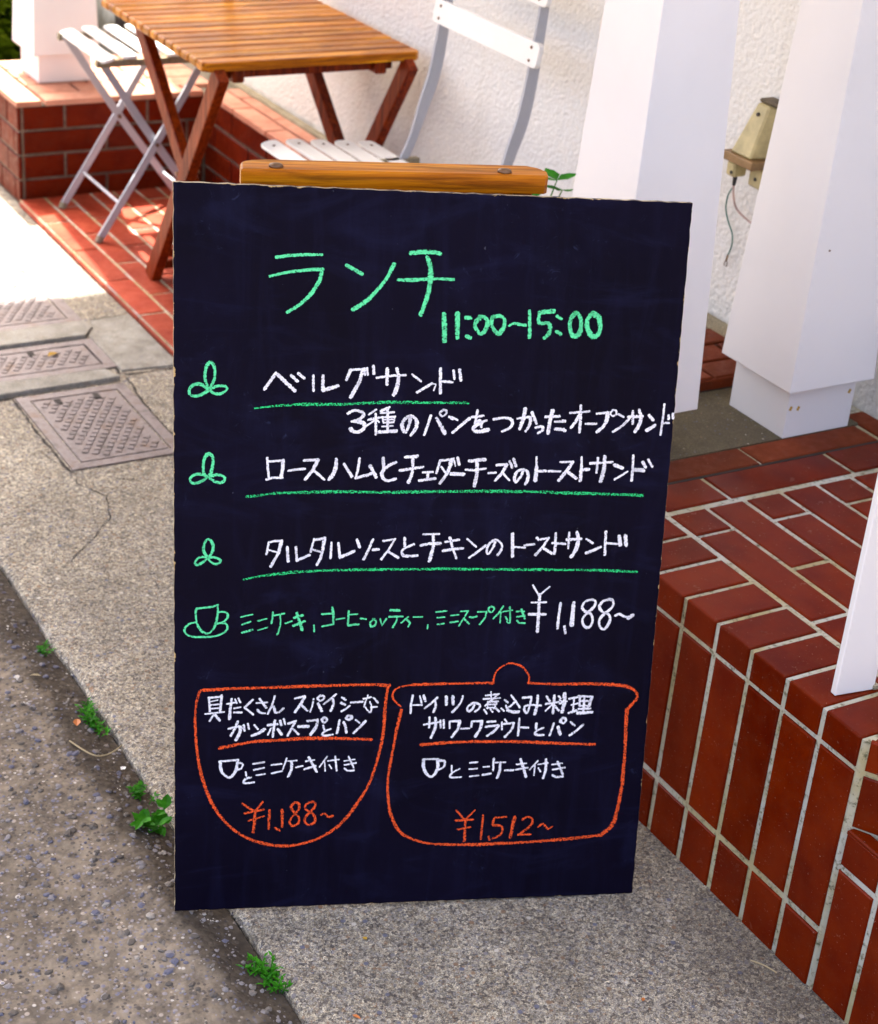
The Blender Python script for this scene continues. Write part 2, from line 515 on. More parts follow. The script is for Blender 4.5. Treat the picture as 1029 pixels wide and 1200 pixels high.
# cracks and seams (open, filled with dirt)
def seam(pts, wd, z=.0012, name='crack'):
    vs = []; fs = []
    P = []
    for a, b in zip(pts[:-1], pts[1:]):
        n = max(2, int(math.dist(a, b)/.012))
        for k in range(n):
            t = k/n; P.append((a[0]+(b[0]-a[0])*t+random.uniform(-.002, .002), a[1]+(b[1]-a[1])*t+random.uniform(-.003, .003)))
    P.append(pts[-1])
    for i, p in enumerate(P):
        a = P[max(0, i-1)]; b = P[min(len(P)-1, i+1)]
        dx, dy = b[0]-a[0], b[1]-a[1]; L = math.hypot(dx, dy) or 1
        ww = wd*random.uniform(.35, 1.2)*(.2 if i in (0, len(P)-1) else 1)
        vs += [(p[0]-dy/L*ww, p[1]+dx/L*ww, z), (p[0]+dy/L*ww, p[1]-dx/L*ww, z)]
    fs = [(2*i, 2*i+1, 2*i+3, 2*i+2) for i in range(len(P)-1)]
    return obj(name, mesh_from(vs, fs), M_DARK, pave)
seam([(.930, 2.92), (.962, 2.80), (.953, 2.76), (.985, 2.70), (.962, 2.62), (.905, 2.555), (.85, 2.50)], .0011)
seam([(1.02, 2.76), (1.06, 2.735)], .0015)
seam([(1.205, 3.19), (1.33, 3.187)], .0035)
seam([(1.233, 3.487), (1.33, 3.495)], .002)
seam([(1.205, 3.18), (1.19, 3.05), (1.188, 2.9), (1.178, 2.80)], .003)
seam([(.957, 3.15), (.953, 2.95), (.957, 2.80)], .003)
seam([(1.2, 3.37), (1.21, 3.30), (1.196, 3.19)], .004)
seam([(.7, 3.147), (.96, 3.15)], .003)

# ---------------------------------------------------------------- covers
def cover(label, x0, x1, y0, y1, fr, z):
    t = thing('access_cover', label, 'manhole cover', ((x0+x1)/2, (y0+y1)/2, 0), group='cast iron access covers set in the pavement')
    w_, h_ = (x1-x0)/2, (y1-y0)/2
    m = MB()
    for a in ((-w_, w_, -h_, -h_+fr), (-w_, w_, h_-fr, h_), (-w_, -w_+fr, -h_+fr, h_-fr), (w_-fr, w_, -h_+fr, h_-fr)):
        m.box(a[0], a[1], a[2], a[3], -.006, z)
    obj('frame', m.mesh(), M_IRON, t)
    obj('gap', MB().box(-w_+fr, w_-fr, -h_+fr, h_-fr, -.006, z-.004).mesh(), M_DARK, t)
    g_ = .004
    pl = obj('plate', MB().box(-w_+fr+g_, w_-fr-g_, -h_+fr+g_, h_-fr-g_, z-.006, z-.0002, ch=.001).mesh(), M_IRON, t)
    m = MB()
    a_, b_ = w_-fr-.018, h_-fr-.018
    c, s_ = math.cos(R(58)), math.sin(R(58))
    du, dv = .0175, .0205
    for i in range(-26, 27):
        for j in range(-26, 27):
            x = i*du*c-j*dv*s_*.95; y = i*du*s_+j*dv*c
            if abs(x) < a_ and abs(y) < b_:
                k = random.uniform(.8, 1.05)
                m.box(-.0072*k, .0072*k, -.0062, .0062, 0, .0021*k, T(x, y, z-.0003) @ Matrix.Rotation(R(58), 4, 'Z'), ch=.0009)
    obj('tread_pattern', m.mesh(), M_IRON, pl, kind='stuff')
    for sx in (-.55, .55):
        obj('keyhole', MB().box(-.006, .006, -.011, .011, 0, .0032, T(sx*a_, b_*.96, z-.001)).mesh(), M_DARK, pl)
    return t
cover('nearest chequered iron cover, whole and beside the chalkboard', .962, 1.186, 2.812, 3.146, .022, .003)
cover('middle iron cover, narrow, between two pale concrete strips', .66, 1.203, 3.226, 3.382, .022, .004)
cover('farthest iron cover, lying partly in sunlight', .66, 1.222, 3.482, 3.84, .026, .003)

# ================================================================ TILE HELPERS
_tc = {}
def tile_mesh(a, b, t, ch=.0018):
    key = (round(a, 4), round(b, 4), round(t, 4))
    if key not in _tc:
        _tc[key] = MB().box(-a/2, a/2, -b/2, b/2, -t, 0).mesh()
        bm = bmesh.new(); bm.from_mesh(_tc[key])
        top = [f for f in bm.faces if f.normal.z > .9][0]
        bmesh.ops.bevel(bm, geom=list(top.edges), offset=ch, segments=1, affect='EDGES', profile=.5)
        bm.to_mesh(_tc[key]); bm.free()
    return _tc[key]
def tile(parent, m, o, x, y, a, b, t=.006, name='tile', jit=1):
    """tile whose face centre is o; x, y face axes; a, b sizes; normal = x cross y"""
    x = Vector(x); y = Vector(y); n = x.cross(y)
    me = tile_mesh(a, b, t)
    if len(me.materials) and me.materials[0] is not m:
        key = (round(a, 4), round(b, 4), round(t, 4), m.name)
        if key not in _tc:
            _tc[key] = me.copy(); _tc[key].materials.clear()
        me = _tc[key]
    q = frame(Vector(o)+n*random.uniform(-.0006, .0006)*jit, x, y, n)
    q = q @ Matrix.Rotation(random.uniform(-.004, .004)*jit, 4, 'Z') @ Matrix.Rotation(random.uniform(-.006, .006)*jit, 4, 'X')
    q = parent.matrix_world.inverted() @ q if False else Matrix.Translation(-parent.location) @ q
    return obj(name, me, m, parent, q)
def span(lo, hi, joints, gap):
    """cells between sorted joints clipped to lo..hi"""
    j = [lo]+[v for v in joints if lo+.012 < v < hi-.012]+[hi]
    return [((a+b)/2, (b-a)-gap) for a, b in zip(j[:-1], j[1:])]
XA, YA, ZA = (1, 0, 0), (0, 1, 0), (0, 0, 1)

# ================================================================ TILED PLATFORM (right)
H = .37
PY0, PY1 = 1.172, 2.42
WALLX = 1.96
plat = thing('tiled_platform', 'red tiled raised platform with pale grout lines, right of the chalkboard', 'platform', (X0, PY0, 0))
ob = (math.cos(R(-58)), math.sin(R(-58)))          # oblique end direction
pt0 = (X0+.003, PY0)
pt1 = (pt0[0]+ob[0]*.74, pt0[1]+ob[1]*.74)
body = [pt0, pt1, (WALLX-.001, pt1[1]), (WALLX-.001, PY1), (X0+.003, PY1)]
loc = lambda poly: [(p[0]-X0, p[1]-PY0) for p in poly]
obj('grout_bed', MB().prism(loc(body), -.02, H-.003).mesh(), M_GROUT, plat)
GY = [PY0-.001+.0677*k for k in range(-1, 22)]
# nosing tiles: L shaped, top 108 deep and lip 41 high
nose_me = {}
def nosing(y0, y1):
    w_ = y1-y0-.0085
    key = round(w_, 3)
    if key not in nose_me:
        b = bmesh.new()
        d, h, t = .108, .041, .008
        pr = [(0, 0), (0, -h), (t, -h), (t, -t), (d, -t), (d, 0)]
        rings = [[b.verts.new((px, yy, pz)) for px, pz in pr] for yy in (-w_/2, w_/2)]
        n = len(pr)
        for i in range(n):
            b.faces.new((rings[0][i], rings[0][(i+1) % n], rings[1][(i+1) % n], rings[1][i]))
        b.faces.new(rings[0][::-1]); b.faces.new(rings[1])
        b.edges.ensure_lookup_table()
        ed = [e for e in b.edges if all(abs(v.co.x) < 1e-6 or abs(v.co.z) < 1e-6 for v in e.verts)]
        bmesh.ops.bevel(b, geom=ed, offset=.0022, segments=2, affect='EDGES', profile=.5)
        bmesh.ops.recalc_face_normals(b, faces=b.faces)
        me = bpy.data.meshes.new('nosing'); b.to_mesh(me); b.free()
        nose_me[key] = me
    return nose_me[key]
for k, (a, b) in enumerate(zip(GY[:-1], GY[1:])):
    a = max(a, PY0-.002); b = min(b, PY1)
    if b-a < .03: continue
    c = (a+b)/2
    obj('nosing_tile', nosing(a, b), M_TILE, plat, T(0+random.uniform(-.0005, .0005), c-PY0, H+random.uniform(-.0004, .0004)))
    tile(plat, M_TILE, (X0, c, .207), (0, -1, 0), ZA, b-a-.0085, .230)
    tile(plat, M_TILE, (X0, c, .0405), (0, -1, 0), ZA, b-a-.0085, .083)
# floor rows
xl = [1.4355+.0672*i for i in range(9)]
for i, (xa, xb) in enumerate(zip(xl[:-1], xl[1:])):
    xb = min(xb, WALLX-.005)
    if xb-xa < .02: continue
    js = [1.638-.24*q if i % 2 == 0 else 1.518-.24*q for q in range(5)]
    lo = .56 if xa > 1.7 else max(.62, PY0-(xb-X0)*1.45)+.0
    if xa < X0+.45:
        lo = PY0+(xa-X0)*ob[1]/ob[0]+.20
    for c, L in span(max(lo, .58), 1.706, sorted(js), .0085):
        tile(plat, M_TILE, ((xa+xb)/2+.002, c, H), XA, YA, xb-xa-.0085, L)
# border course and the ungrouted strip under the columns
for c, L in span(1.442, WALLX-.004, [1.556, 1.788], .0075):
    tile(plat, M_TILE, (c, 1.749, H), XA, YA, L, .067)
for c, L in span(1.442, 1.905, [1.672], .006):
    tile(plat, M_TILE_D, (c, 1.8165, H+.001), XA, YA, L, .055)
for c, L in span(1.91, WALLX-.004, [], .006):
    tile(plat, M_TILE_D, (c, 1.835, H+.001), XA, YA, L, .09)
obj('dark_joint', MB().box(1.438-X0, WALLX-.003-X0, 1.784-PY0, 1.7885-PY0, H-.006, H-.0015).mesh(), M_DARK, plat)
obj('cement_patch', MB().box(1.438-X0, 1.925-X0, 1.8465-PY0, 2.032-PY0, H-.008, H+.0005).mesh(), M_CONC_F, plat)
# slab step behind the columns
obj('back_step', MB().box(1.438-X0, 1.900-X0, 2.034-PY0, PY1-PY0, H-.01, H+.016).mesh(), M_DARK, plat)
for i in range(6):
    yy = 2.036+i*.0615
    for c, L in span(1.44, 1.899, [1.62 if i % 2 else 1.53, 1.86 if i % 2 else 1.77], .007):
        tile(plat, M_TILE_D, (c, yy+.0275, H+.022), XA, YA, L, .0535, t=.012)
for c, L in span(1.44, 1.899, [1.66], .007):
    tile(plat, M_TILE_D, (c, 2.0325, H+.010), XA, ZA, L, .018, t=.006, jit=.3)
obj('gutter', MB().box(1.905-X0, WALLX-.002-X0, 1.93-PY0, PY1-PY0, H-.01, H+.012, ch=.004).mesh(), M_GUTTER, plat)
# oblique end: face tiles and their nosing
od = Vector((ob[0], ob[1], 0)); on_ = Vector((-.848, -.53, 0))
on_ = Vector((od.y, -od.x, 0))
for k in range(10):
    c0 = Vector((pt0[0], pt0[1], 0))+od*(.004+.0677*k+.034)+on_*.003
    w_ = .0592
    dcol = Vector((c0.x, c0.y, H-.0205)); tile(plat, M_TILE, dcol, od, ZA, w_, .041)
    tile(plat, M_TILE, (c0.x, c0.y, .285), od, ZA, w_, .072)
    ct = c0-on_*.057
    if k > 0:
        tile(plat, M_TILE, (ct.x, ct.y, H), od, -on_, w_, .108)
    else:
        a = Vector((pt0[0]+.004, pt0[1]-.006, 0))
obj('tile', MB().prism([(.010, -.009), (.035, -.0485), (.115, .012), (.112, .028)], H-.006, H+.0002, ch=.0015).mesh(), M_TILE, plat)
# lower step in front of the oblique end
SZ = .247
stp = thing('tiled_step', 'lower red tiled step at the near end of the raised platform', 'step', (X0, 1.165, 0))
sp = [(X0+.003, 1.163), (X0+.003, .55), (pt1[0]-.006, .55), (pt1[0]-.006, pt1[1])]
obj('grout_bed', MB().prism([(p[0]-X0, p[1]-1.165) for p in sp], -.02, SZ-.003).mesh(), M_GROUT, stp)
for k in range(9):
    b = 1.1685-.0677*k; a = b-.0677
    c = (a+b)/2
    tile(stp, M_TILE, (X0, c, SZ-.0275), (0, -1, 0), ZA, .0592, .047)
    tile(stp, M_TILE, (X0, c, .094), (0, -1, 0), ZA, .0592, .187)
    dpt = min(.104, max(.02, (1.165-c-.034)*.62))
    tile(stp, M_TILE, (X0+dpt/2+.001, c, SZ), XA, YA, dpt, .0592)
    x2 = X0+dpt+.010
    far = X0+(1.165-c-.034)*.62
    while x2+.05 < far:
        L = min(.23, far-x2)
        tile(stp, M_TILE, (x2+L/2, c, SZ), XA, YA, L-.008, .0592); x2 += L

# ================================================================ LOW TERRACE
TZ = .02
TX = 1.332
terr = thing('terrace_floor', None, None, (TX, PY1, 0))
tag(terr, kind='structure')
obj('grout_bed', MB().box(.002, 1.845-TX, .002, 4.262-PY1, -.02, TZ-.0025).mesh(), M_GROUT, terr)
rows = [(TX, 1.3985)]+[(1.3985+.0605*i, 1.3985+.0605*(i+1)) for i in range(7)]
rows[-1] = (rows[-1][0], 1.833)
for i, (xa, xb) in enumerate(rows):
    off = 3.44 if i % 2 == 0 else 3.545
    js = sorted(off+.21*q for q in range(-5, 5))
    for c, L in span(PY1+.004, 4.262, js, .007):
        tile(terr, M_TILE_T, ((xa+xb)/2, c, TZ), XA, YA, xb-xa-.007, L, t=.012)
        if i == 0:
            tile(terr, M_TILE_T, (TX-.001, c, .0075), (0, -1, 0), ZA, L, .012, t=.005, jit=.3)

# ================================================================ PLANTER AND LEDGE
PF = 4.265; PXL = 1.335; LX = 1.835; LZ = .267
PB = 4.66
planter = thing('brick_planter', 'low red brick planter wall with the far white pillar standing on it', 'planter', (PXL, PF, 0))
obj('mortar_core', MB().box(.004, WALLX-.001-PXL, .004, PB-PF, -.02, LZ-.012).mesh(), M_GROUT_D, planter)
zc = [.0035, .0670, .1295, .1915, .2535]
for i in range(4):
    zc0 = (zc[i]+zc[i+1])/2; h_ = zc[i+1]-zc[i]-.0065
    a = 1.457 if i % 2 == 1 else 1.567
    if i == 3: a = 1.457
    for c, L in span(PXL+.012, LX, [a-.22, a, a+.22, a+.44], .007):
        tile(planter, M_BRICK, (c, PF, zc0), XA, ZA, L, h_, t=.01, name='brick')
    tile(planter, M_BRICK, (PXL+.0045, PF-.0005, zc0), XA, ZA, .0085, h_, t=.004, name='brick', jit=.2)
    a = 4.35 if i % 2 == 1 else 4.30
    for c, L in span(PF+.002, PB, [a, a+.11, a+.22, a+.33], .006):
        tile(planter, M_BRICK, (PXL, c, zc0), (0, -1, 0), ZA, L, h_, t=.01, name='brick')
# cap tiles
for c, L in span(PF-.003, PB, [4.47, 4.66], .006):
    tile(planter, M_TILE_TOP, (PXL+.030, c, LZ), XA, YA, .064, L, t=.014, name='cap_tile')
for c, L in span(1.404, LX-.002, [1.575, 1.79], .008):
    tile(planter, M_TILE_TOP, (c, PF+.030, LZ), XA, YA, L, .066, t=.014, name='cap_tile')
for r in range(4):
    yy = PF+.068+r*.083
    for c, L in span(1.404, LX+.05, [1.52+.05*(r % 2), 1.70+.04*(r % 2)], .008):
        tile(planter, M_TILE_TOP, (c, yy+.038, LZ-.001), XA, YA, L, .076, t=.012, name='cap_tile')

ledge = thing('brick_ledge', 'low red brick ledge running along the foot of the white wall', 'ledge', (LX, PF, 0))
obj('mortar_core', MB().box(.004, WALLX-.001-LX, PY1+.003-PF, -.001, -.02, LZ-.012).mesh(), M_GROUT_D, ledge)
for i in range(4):
    zc0 = (zc[i]+zc[i+1])/2; h_ = zc[i+1]-zc[i]-.0065
    off = 4.198 if i % 2 == 0 else 4.092
    js = sorted(off-.21*q for q in range(10))
    for c, L in span(PY1+.004, PF-.002, js, .007):
        tile(ledge, M_BRICK, (LX, c, zc0), (0, -1, 0), ZA, L, h_, t=.01, name='brick')
for (xa, xb, off) in ((LX-.004, 1.889, 4.083), (1.893, 1.930, 4.17)):
    js = sorted(off-.2*q for q in range(10))
    for c, L in span(PY1+.004, PF-.003, js, .007):
        tile(ledge, M_TILE_TOP, ((xa+xb)/2, c, LZ), XA, YA, xb-xa-.003, L, t=.014, name='cap_tile')
obj('gutter', MB().box(1.932-LX, WALLX-.002-LX, PY1+.003-PF, .25, LZ-.02, LZ+.004, ch=.004).mesh(), M_GUTTER, ledge)

# ================================================================ WALL
wall = thing('stucco_wall', 'rough white stucco wall behind the table, chair and pillars', 'wall', (WALLX, 3, 0))
obj('wall_face', MB().box(0, .2, -3.4, 2.6, -.05, 2.62).mesh(), M_STUCCO, wall)

# ================================================================ PILLARS
def pillar(label, cx, cy, zb, s0, plinth_h, plinth_s, zfoot, k=.037, zt=2.52, flecks=()):
    t = thing('white_pillar', label, 'pillar', (cx, cy, zfoot), group='white tapered pillars carrying the canopy')
    m = MB(); m.frustum(0, 0, zb-zfoot, zt-zfoot, s0, s0-k*(zt-zb), ch=.0015)
    obj('shaft', m.mesh(), M_WHITE, t)
    m = MB(); m.frustum(0, 0, 0, zb-zfoot+.01, plinth_s, plinth_s, ch=.001)
    obj('plinth', m.mesh(), M_WHITE, t)
    for px, pz in ((-.6, .22), (.1, .75)):
        obj('nail_head', MB().box(-.0013, .0013, -.0012, 0, -.0013, .0013, T(px*s0, -(s0-k*pz)+.0002, zb-zfoot+pz)).mesh(), M_STEEL, t)
    for fx, fz in flecks:
        obj('yellow_fleck', MB().box(-.0022, .0022, -.0006, 0, -.0035, .0035, T(fx, -plinth_s-.0001, fz) @ Matrix.Rotation(.4, 4, 'Y')).mesh(), M_LEAF_Y, t)
    return t
pillar('white tapered pillar on its plinth, nearest the right edge', 1.8240, 1.9115, .455, .084, .085, .066, H, .040, flecks=((-.060, .050), (.055, .062), (-.045, .048)))
pillar('white tapered pillar rising directly behind the chalkboard', 1.4869, 1.9144, .455, .083, .085, .060, H, .035)
pillar('far white pillar standing on the brick planter', 1.513, 4.492, .340, .087, .07, .070, LZ, .037)

# ================================================================ CANOPY (added out of view, sized to throw the terrace shade)
can = thing('canopy', 'unseen white canopy roof added above the pillars to shade the terrace', 'canopy', (WALLX, 3, 2.52))
obj('shade_roof_slab', MB().box(-2.75, -.001, -1.5, 2.035, .0, .10).mesh(), M_CANOPY, can)
obj('fascia', MB().box(-2.79, -2.752, -1.5, 2.035, -.03, .13).mesh(), M_CANOPY, can)
for i in range(5):
    obj('rafter', MB().box(-2.70, -.01, -1.4+i*.84, -1.34+i*.84, -.09, -.001).mesh(), M_CANOPY, can)

# ================================================================ HANDRAIL POST
rp = thing('handrail_post', 'flat white post of a handrail screwed to the corner of the tiled platform', 'handrail post', (1.352, 1.262, H+.0006), R(-8))
m = MB().box(0, .0555, -.0095, 0, 0, .62, ch=.0012)
obj('post', m.mesh(), M_WHITE, rp)
obj('handrail', MB().box(.0, .056, -.9, .02, .62, .66, ch=.004).mesh(), M_WHITE, rp)
obj('foot_bracket', MB().box(.0525, .0605, -.012, .004, 0, .008, ch=.002).mesh(), M_GUTTER, rp)

# ================================================================ WALL BOX + CABLES
wb = thing('wall_box', 'yellowed plastic cable box on the stucco wall between the two near pillars', 'junction box', (WALLX, 2.235, .70))
m = MB()   # tapered hood: wide at the bottom
b = m.bm
def ring(z, y0, y1, d): return [b.verts.new((x, y, z)) for x, y in ((0, y0), (0, y1), (-d, y1-.012), (-d, y0+.012))]
r0 = ring(-.005, -.060, .016, .060); r1 = ring(.080, -.057, -.004, .034)
for k in range(4): b.faces.new((r0[k], r0[(k+1) % 4], r1[(k+1) % 4], r1[k]))
b.faces.new(r0[::-1]); b.faces.new(r1)
bmesh.ops.bevel(b, geom=list(b.edges), offset=.003, segments=1, affect='EDGES', profile=.5)
obj('hood', m.mesh(), M_BEIGE, wb)
obj('brown_band', MB().box(-.065, 0, -.062, .019, -.020, -.0055, ch=.002).mesh(), M_BEIGE2, wb)
obj('top_seal', MB().box(-.030, 0, -.060, -.012, .0805, .087, ch=.003).mesh(), M_SEAL, wb)
obj('back_box', MB().box(-.034, 0, -.062, -.020, -.058, -.021, ch=.004).mesh(), M_BEIGE, wb)
obj('plug', MB().box(-.058, -.030, -.012, .010, -.046, -.021, ch=.003).mesh(), M_BEIGE, wb)
for y, z, x in ((-.028, .064, -.041), (-.006, -.038, -.0585), (-.040, -.042, -.0345)):
    obj('screw', MB().tube([(x+.003, y, z), (x-.001, y, z)], .0032, 8).mesh(), M_BLACK, wb)
obj('cable_boot', MB().tube([(-.042, .001, -.045), (-.042, .002, -.064)], [.0042, .003], 8).mesh(), M_BLACK, wb)
def smooth(pts, n=8):
    out = []
    P = [Vector(p) for p in pts]
    for i in range(len(P)-1):
        p0 = P[max(0, i-1)]; p1 = P[i]; p2 = P[i+1]; p3 = P[min(len(P)-1, i+2)]
        for k in range(n):
            t = k/n
            out.append(.5*((2*p1)+(-p0+p2)*t+(2*p0-5*p1+4*p2-p3)*t*t+(-p0+3*p1-3*p2+p3)*t**3))
    out.append(P[-1])
    return out
obj('cable', MB().tube(smooth([(-.042, .002, -.062), (-.038, .004, -.080), (-.024, .006, -.108), (-.012, -.018, -.124), (-.008, -.060, -.128)]), .0020, 8).mesh(), M_CABLE_W, wb, smooth=True)
gw = obj('green_wire', MB().tube(smooth([(-.040, .004, -.066), (-.018, .040, -.095), (-.010, .050, -.122), (-.008, .042, -.142), (-.008, .026, -.160), (-.008, .022, -.180), (-.008, .028, -.200)]), .0013, 7).mesh(), M_CABLE_G, wb, smooth=True)
obj('fork_terminal', MB().tube([(-.008, .028, -.199), (-.008, .030, -.211)], .002, 6).mesh(), M_BEIGE2, gw)
for sy in (-.004, .004):
    obj('fork_prong', MB().tube([(-.008, .030, -.209), (-.008, .030+sy, -.215), (-.008, .030+sy*.8, -.221)], .0009, 6).mesh(), M_STEEL, gw)

# ================================================================ TABLE
TBX0, TBX1, TBY0, TBY1, TBZ = 1.415, 1.912, 3.295, 3.885, .600
tb = thing('wooden_table', 'folding slatted wooden table with oiled orange-brown top', 'table', (1.66, 3.59, TZ))
L2 = lambda x, y, z: (x-1.66, y-3.59, z-TZ)
n = 14
pit = (TBY1-TBY0)/n
sm = MB().box(-(TBX1-TBX0)/2, (TBX1-TBX0)/2, -pit/2+.0015, pit/2-.0015, -.018, 0, ch=.003).mesh()
end = MB().prism([(-(TBX1-TBX0)/2+.012, -pit/2), (-(TBX1-TBX0)/2, -pit/2+.012), (-(TBX1-TBX0)/2, pit/2-.0026), ((TBX1-TBX0)/2, pit/2-.0026), ((TBX1-TBX0)/2, -pit/2+.012), ((TBX1-TBX0)/2-.012, -pit/2)], -.018, 0, ch=.003).mesh()
for i in range(n):
    me = end if i == 0 else sm
    obj('slat', me, M_WOOD_X, tb, T(*L2((TBX0+TBX1)/2, TBY0+pit*(i+.5), TBZ+random.uniform(-.0006, .0006))))
for x in (1.505, 1.835):
    obj('top_rail', MB().box(*[v for v in (x-.013-1.66, x+.013-1.66, 3.325-3.59, 3.86-3.59, TBZ-.052-TZ, TBZ-.0185-TZ)], ch=.003).mesh(), M_WOOD_L, tb)
obj('apron', MB().box(1.46-1.66, 1.87-1.66, 3.345-3.59, 3.365-3.59, TBZ-.046-TZ, TBZ-.0185-TZ).mesh(), M_WOOD_L, tb)
obj('apron', MB().box(1.46-1.66, 1.87-1.66, 3.76-3.59, 3.78-3.59, TBZ-.042-TZ, TBZ-.0185-TZ).mesh(), M_WOOD_L, tb)
for xo, xi in ((1.448, 1.476), (1.882, 1.854)):
    obj('leg', MB().bar(L2(xo, 3.285, TBZ-.020), L2(xo, 3.650, TZ), .024, .040, (1, 0, 0), .002).mesh(), M_WOOD_L, tb)
    obj('leg', MB().bar(L2(xi, 3.800, TBZ-.030), L2(xi, 3.215, TZ), .024, .040, (1, 0, 0), .002).mesh(), M_WOOD_L, tb)
    obj('pivot_bolt', MB().tube([L2(min(xo, xi)-.013, 3.485, .315), L2(max(xo, xi)+.013, 3.485, .315)], .005, 8).mesh(), M_STEEL, tb)
for (y, z) in ((3.632, .055), (3.235, .055), (3.60, .095)):
    a_, b_ = (1.457, 1.873) if y > 3.5 else (1.483, 1.847)
    obj('stretcher', MB().box(a_-1.66, b_-1.66, y-.009-3.59, y+.009-3.59, z-.010-TZ, z+.010-TZ, ch=.002).mesh(), M_WOOD_L, tb)

# ================================================================ CHAIRS
def slat_mesh(length, width, th, r, bend=0.0, pitch_=0):
    """slat lying along Y with rounded corners, optional nose-down bend"""
    pts = []
    for (cx, cy, a0) in ((width/2-r, length/2-r, 0), (-width/2+r, length/2-r, 90), (-width/2+r, -length/2+r, 180), (width/2-r, -length/2+r, 270)):
        for k in range(5):
            a = R(a0+k*22.5); pts.append((cx+r*math.cos(a), cy+r*math.sin(a)))
    return MB().prism(pts, -th, 0, ch=.0012)
def chair(label, loc_, legw, sl, seat_z, back_h, so=0.0, tilt=0.0):
    t = thing('folding_chair', label, 'chair', loc_, group='folding chairs with white slats and grey metal legs')
    sz = seat_z
    for i in range(5):
        x = .022+.0555*i
        m_ = slat_mesh(sl, .036, .006, .014)
        q = T(x, so, sz+tilt*(2-i)-(.006 if i == 0 else 0)) @ Matrix.Rotation(R(-12 if i == 0 else 0), 4, 'Y')
        s_ = obj('seat_slat', m_.mesh(), M_WHITE2, t, q)
        for sy in (-1, 1):
            obj('screw', MB().tube([(0, sy*(sl/2-.035), -.001), (0, sy*(sl/2-.035), .0015)], .0032, 8).mesh(), M_STEEL, s_)
    hw = legw/2
    for sy in (-1, 1):
        obj('seat_rail', MB().box(-.002, .300, sy*hw-.008, sy*hw+.008, sz-.026, sz-.011).mesh(), M_GUTTER, t)
        path = smooth([(0, sy*hw, .004), (.135, sy*hw, .215), (.262, sy*hw, sz-.02), (.305, sy*hw, sz+.10), (.330, sy*hw, sz+.20), (.352, sy*hw, back_h)], 5)
        nn = len(path)
        ws = [.013 if i/nn < .52 else (.013+.012*min(1, (i/nn-.52)*8)) for i in range(nn)]
        obj('back_leg', MB().strip(path, .006, [.017+.009*max(0, min(1, (q_/nn-.45)*6, (.93-q_/nn)*6)) for q_ in range(nn)], (0, 1, 0)).mesh(), M_GREY, t)
        obj('front_leg', MB().strip(smooth([(.012, sy*(hw-.011), sz-.014), (.15, sy*(hw-.011), .225), (.312, sy*(hw-.011), .004)], 4), .006, .018, (0, 1, 0)).mesh(), M_GREY, t)
        obj('rivet', MB().tube([(.146, sy*(hw-.020), .228), (.146, sy*(hw+.006), .228)], .005, 8).mesh(), M_STEEL, t)
        for fx in (0, .312):
            yy = sy*hw if fx == 0 else sy*(hw-.011)
            obj('foot_cap', MB().tube([(fx-.002, yy, 0), (fx+.004, yy, .014)], .0095, 8).mesh(), M_BLACK if sy*fx else M_GUTTER, t)
    obj('stretcher', MB().tube([(.056, -hw, .088), (.056, hw, .088)], .0038, 8).mesh(), M_GREY, t)
    obj('stretcher', MB().tube([(.262, -hw+.011, .075), (.262, hw-.011, .075)], .0038, 8).mesh(), M_GREY, t)
    for i, zz in enumerate((back_h-.168, back_h-.058)):
        f = (zz-sz-.20)/(back_h-sz-.20)
        xx = .330+.022*f-.012
        ang = math.atan2(.022, back_h-sz-.20)
        q = T(xx, 0, zz) @ Matrix.Rotation(R(-90)+ang*0+R(8), 4, 'Y')
        s_ = obj('back_slat', slat_mesh(legw+.050, .046, .010, .010).mesh(), M_WHITE2, t, q)
        for sy in (-1, 1):
            for sx_ in (-.012, .012):
                obj('screw', MB().tube([(sx_, sy*hw, -.001), (sx_, sy*hw, .0015)], .003, 8).mesh(), M_STEEL, s_)
    return t
chair('farther white slatted folding chair, partly under the table beside the brick planter', (1.412, 4.035, TZ), .262, .300, .466-TZ, .90-TZ, .0)
chair('nearer white slatted folding chair, its back against the wall between table and pillar', (1.493, 2.905, TZ), .335, .49, .457-TZ, .905-TZ, .055, .0055)

# ================================================================ EASEL behind the board
ez = Vector((.9413, -.3376, 0)).normalized(); ey = Vector((.3376, .9413, 0)).normalized()
ea = thing('wooden_easel', 'wooden trestle whose rounded top bar shows above the chalkboard', 'easel', mw=frame((.9603, 1.6881, 0), ez, ey, (0, 0, 1)))
hl = .1745
pts = []
for sgn in (1, -1):
    pass
poly = [(-hl, 0), (hl-.004, 0), (hl, .004), (hl, .010)]
for k in range(7):
    a = R(k*15); poly.append((hl-.018+.018*math.cos(a), .017+.020*math.sin(a)))
poly += [(hl-.03, .0375), (-hl+.03, .0375)]
for k in range(6):
    a = R(95+k*15); poly.append((-hl+.02+.020*math.cos(a), .0175+.020*math.sin(a)))
obj('top_bar', MB().prism(poly, .884, .905, ch=.0025).mesh(), M_WOOD_B, ea)
for sx, yy in ((-.135, .012), (.125, .012)):
    m = MB().tube([(sx, yy, .905), (sx, yy, .9075), (sx, yy, .9088)], [.0085, .0075, .003], 12)
    obj('bolt_head', m.mesh(), M_STEEL, ea, smooth=True)
for sx in (-1, 1):
    obj('leg', MB().bar((sx*.15, .022, .882), (sx*.165, -.105, .375 if False else .012), .022, .014, (1, 0, 0), .002).mesh(), M_WOOD_B, ea)
    obj('leg', MB().bar((sx*.13, .028, .882), (sx*.14, .250, .002), .022, .014, (1, 0, 0), .002).mesh(), M_WOOD_B, ea)
obj('crossbar', MB().box(-.15, .15, -.075, -.060, .30, .325).mesh(), M_WOOD_B, ea)
obj('crossbar', MB().box(-.135, .135, .160, .175, .30, .325).mesh(), M_WOOD_B, ea)
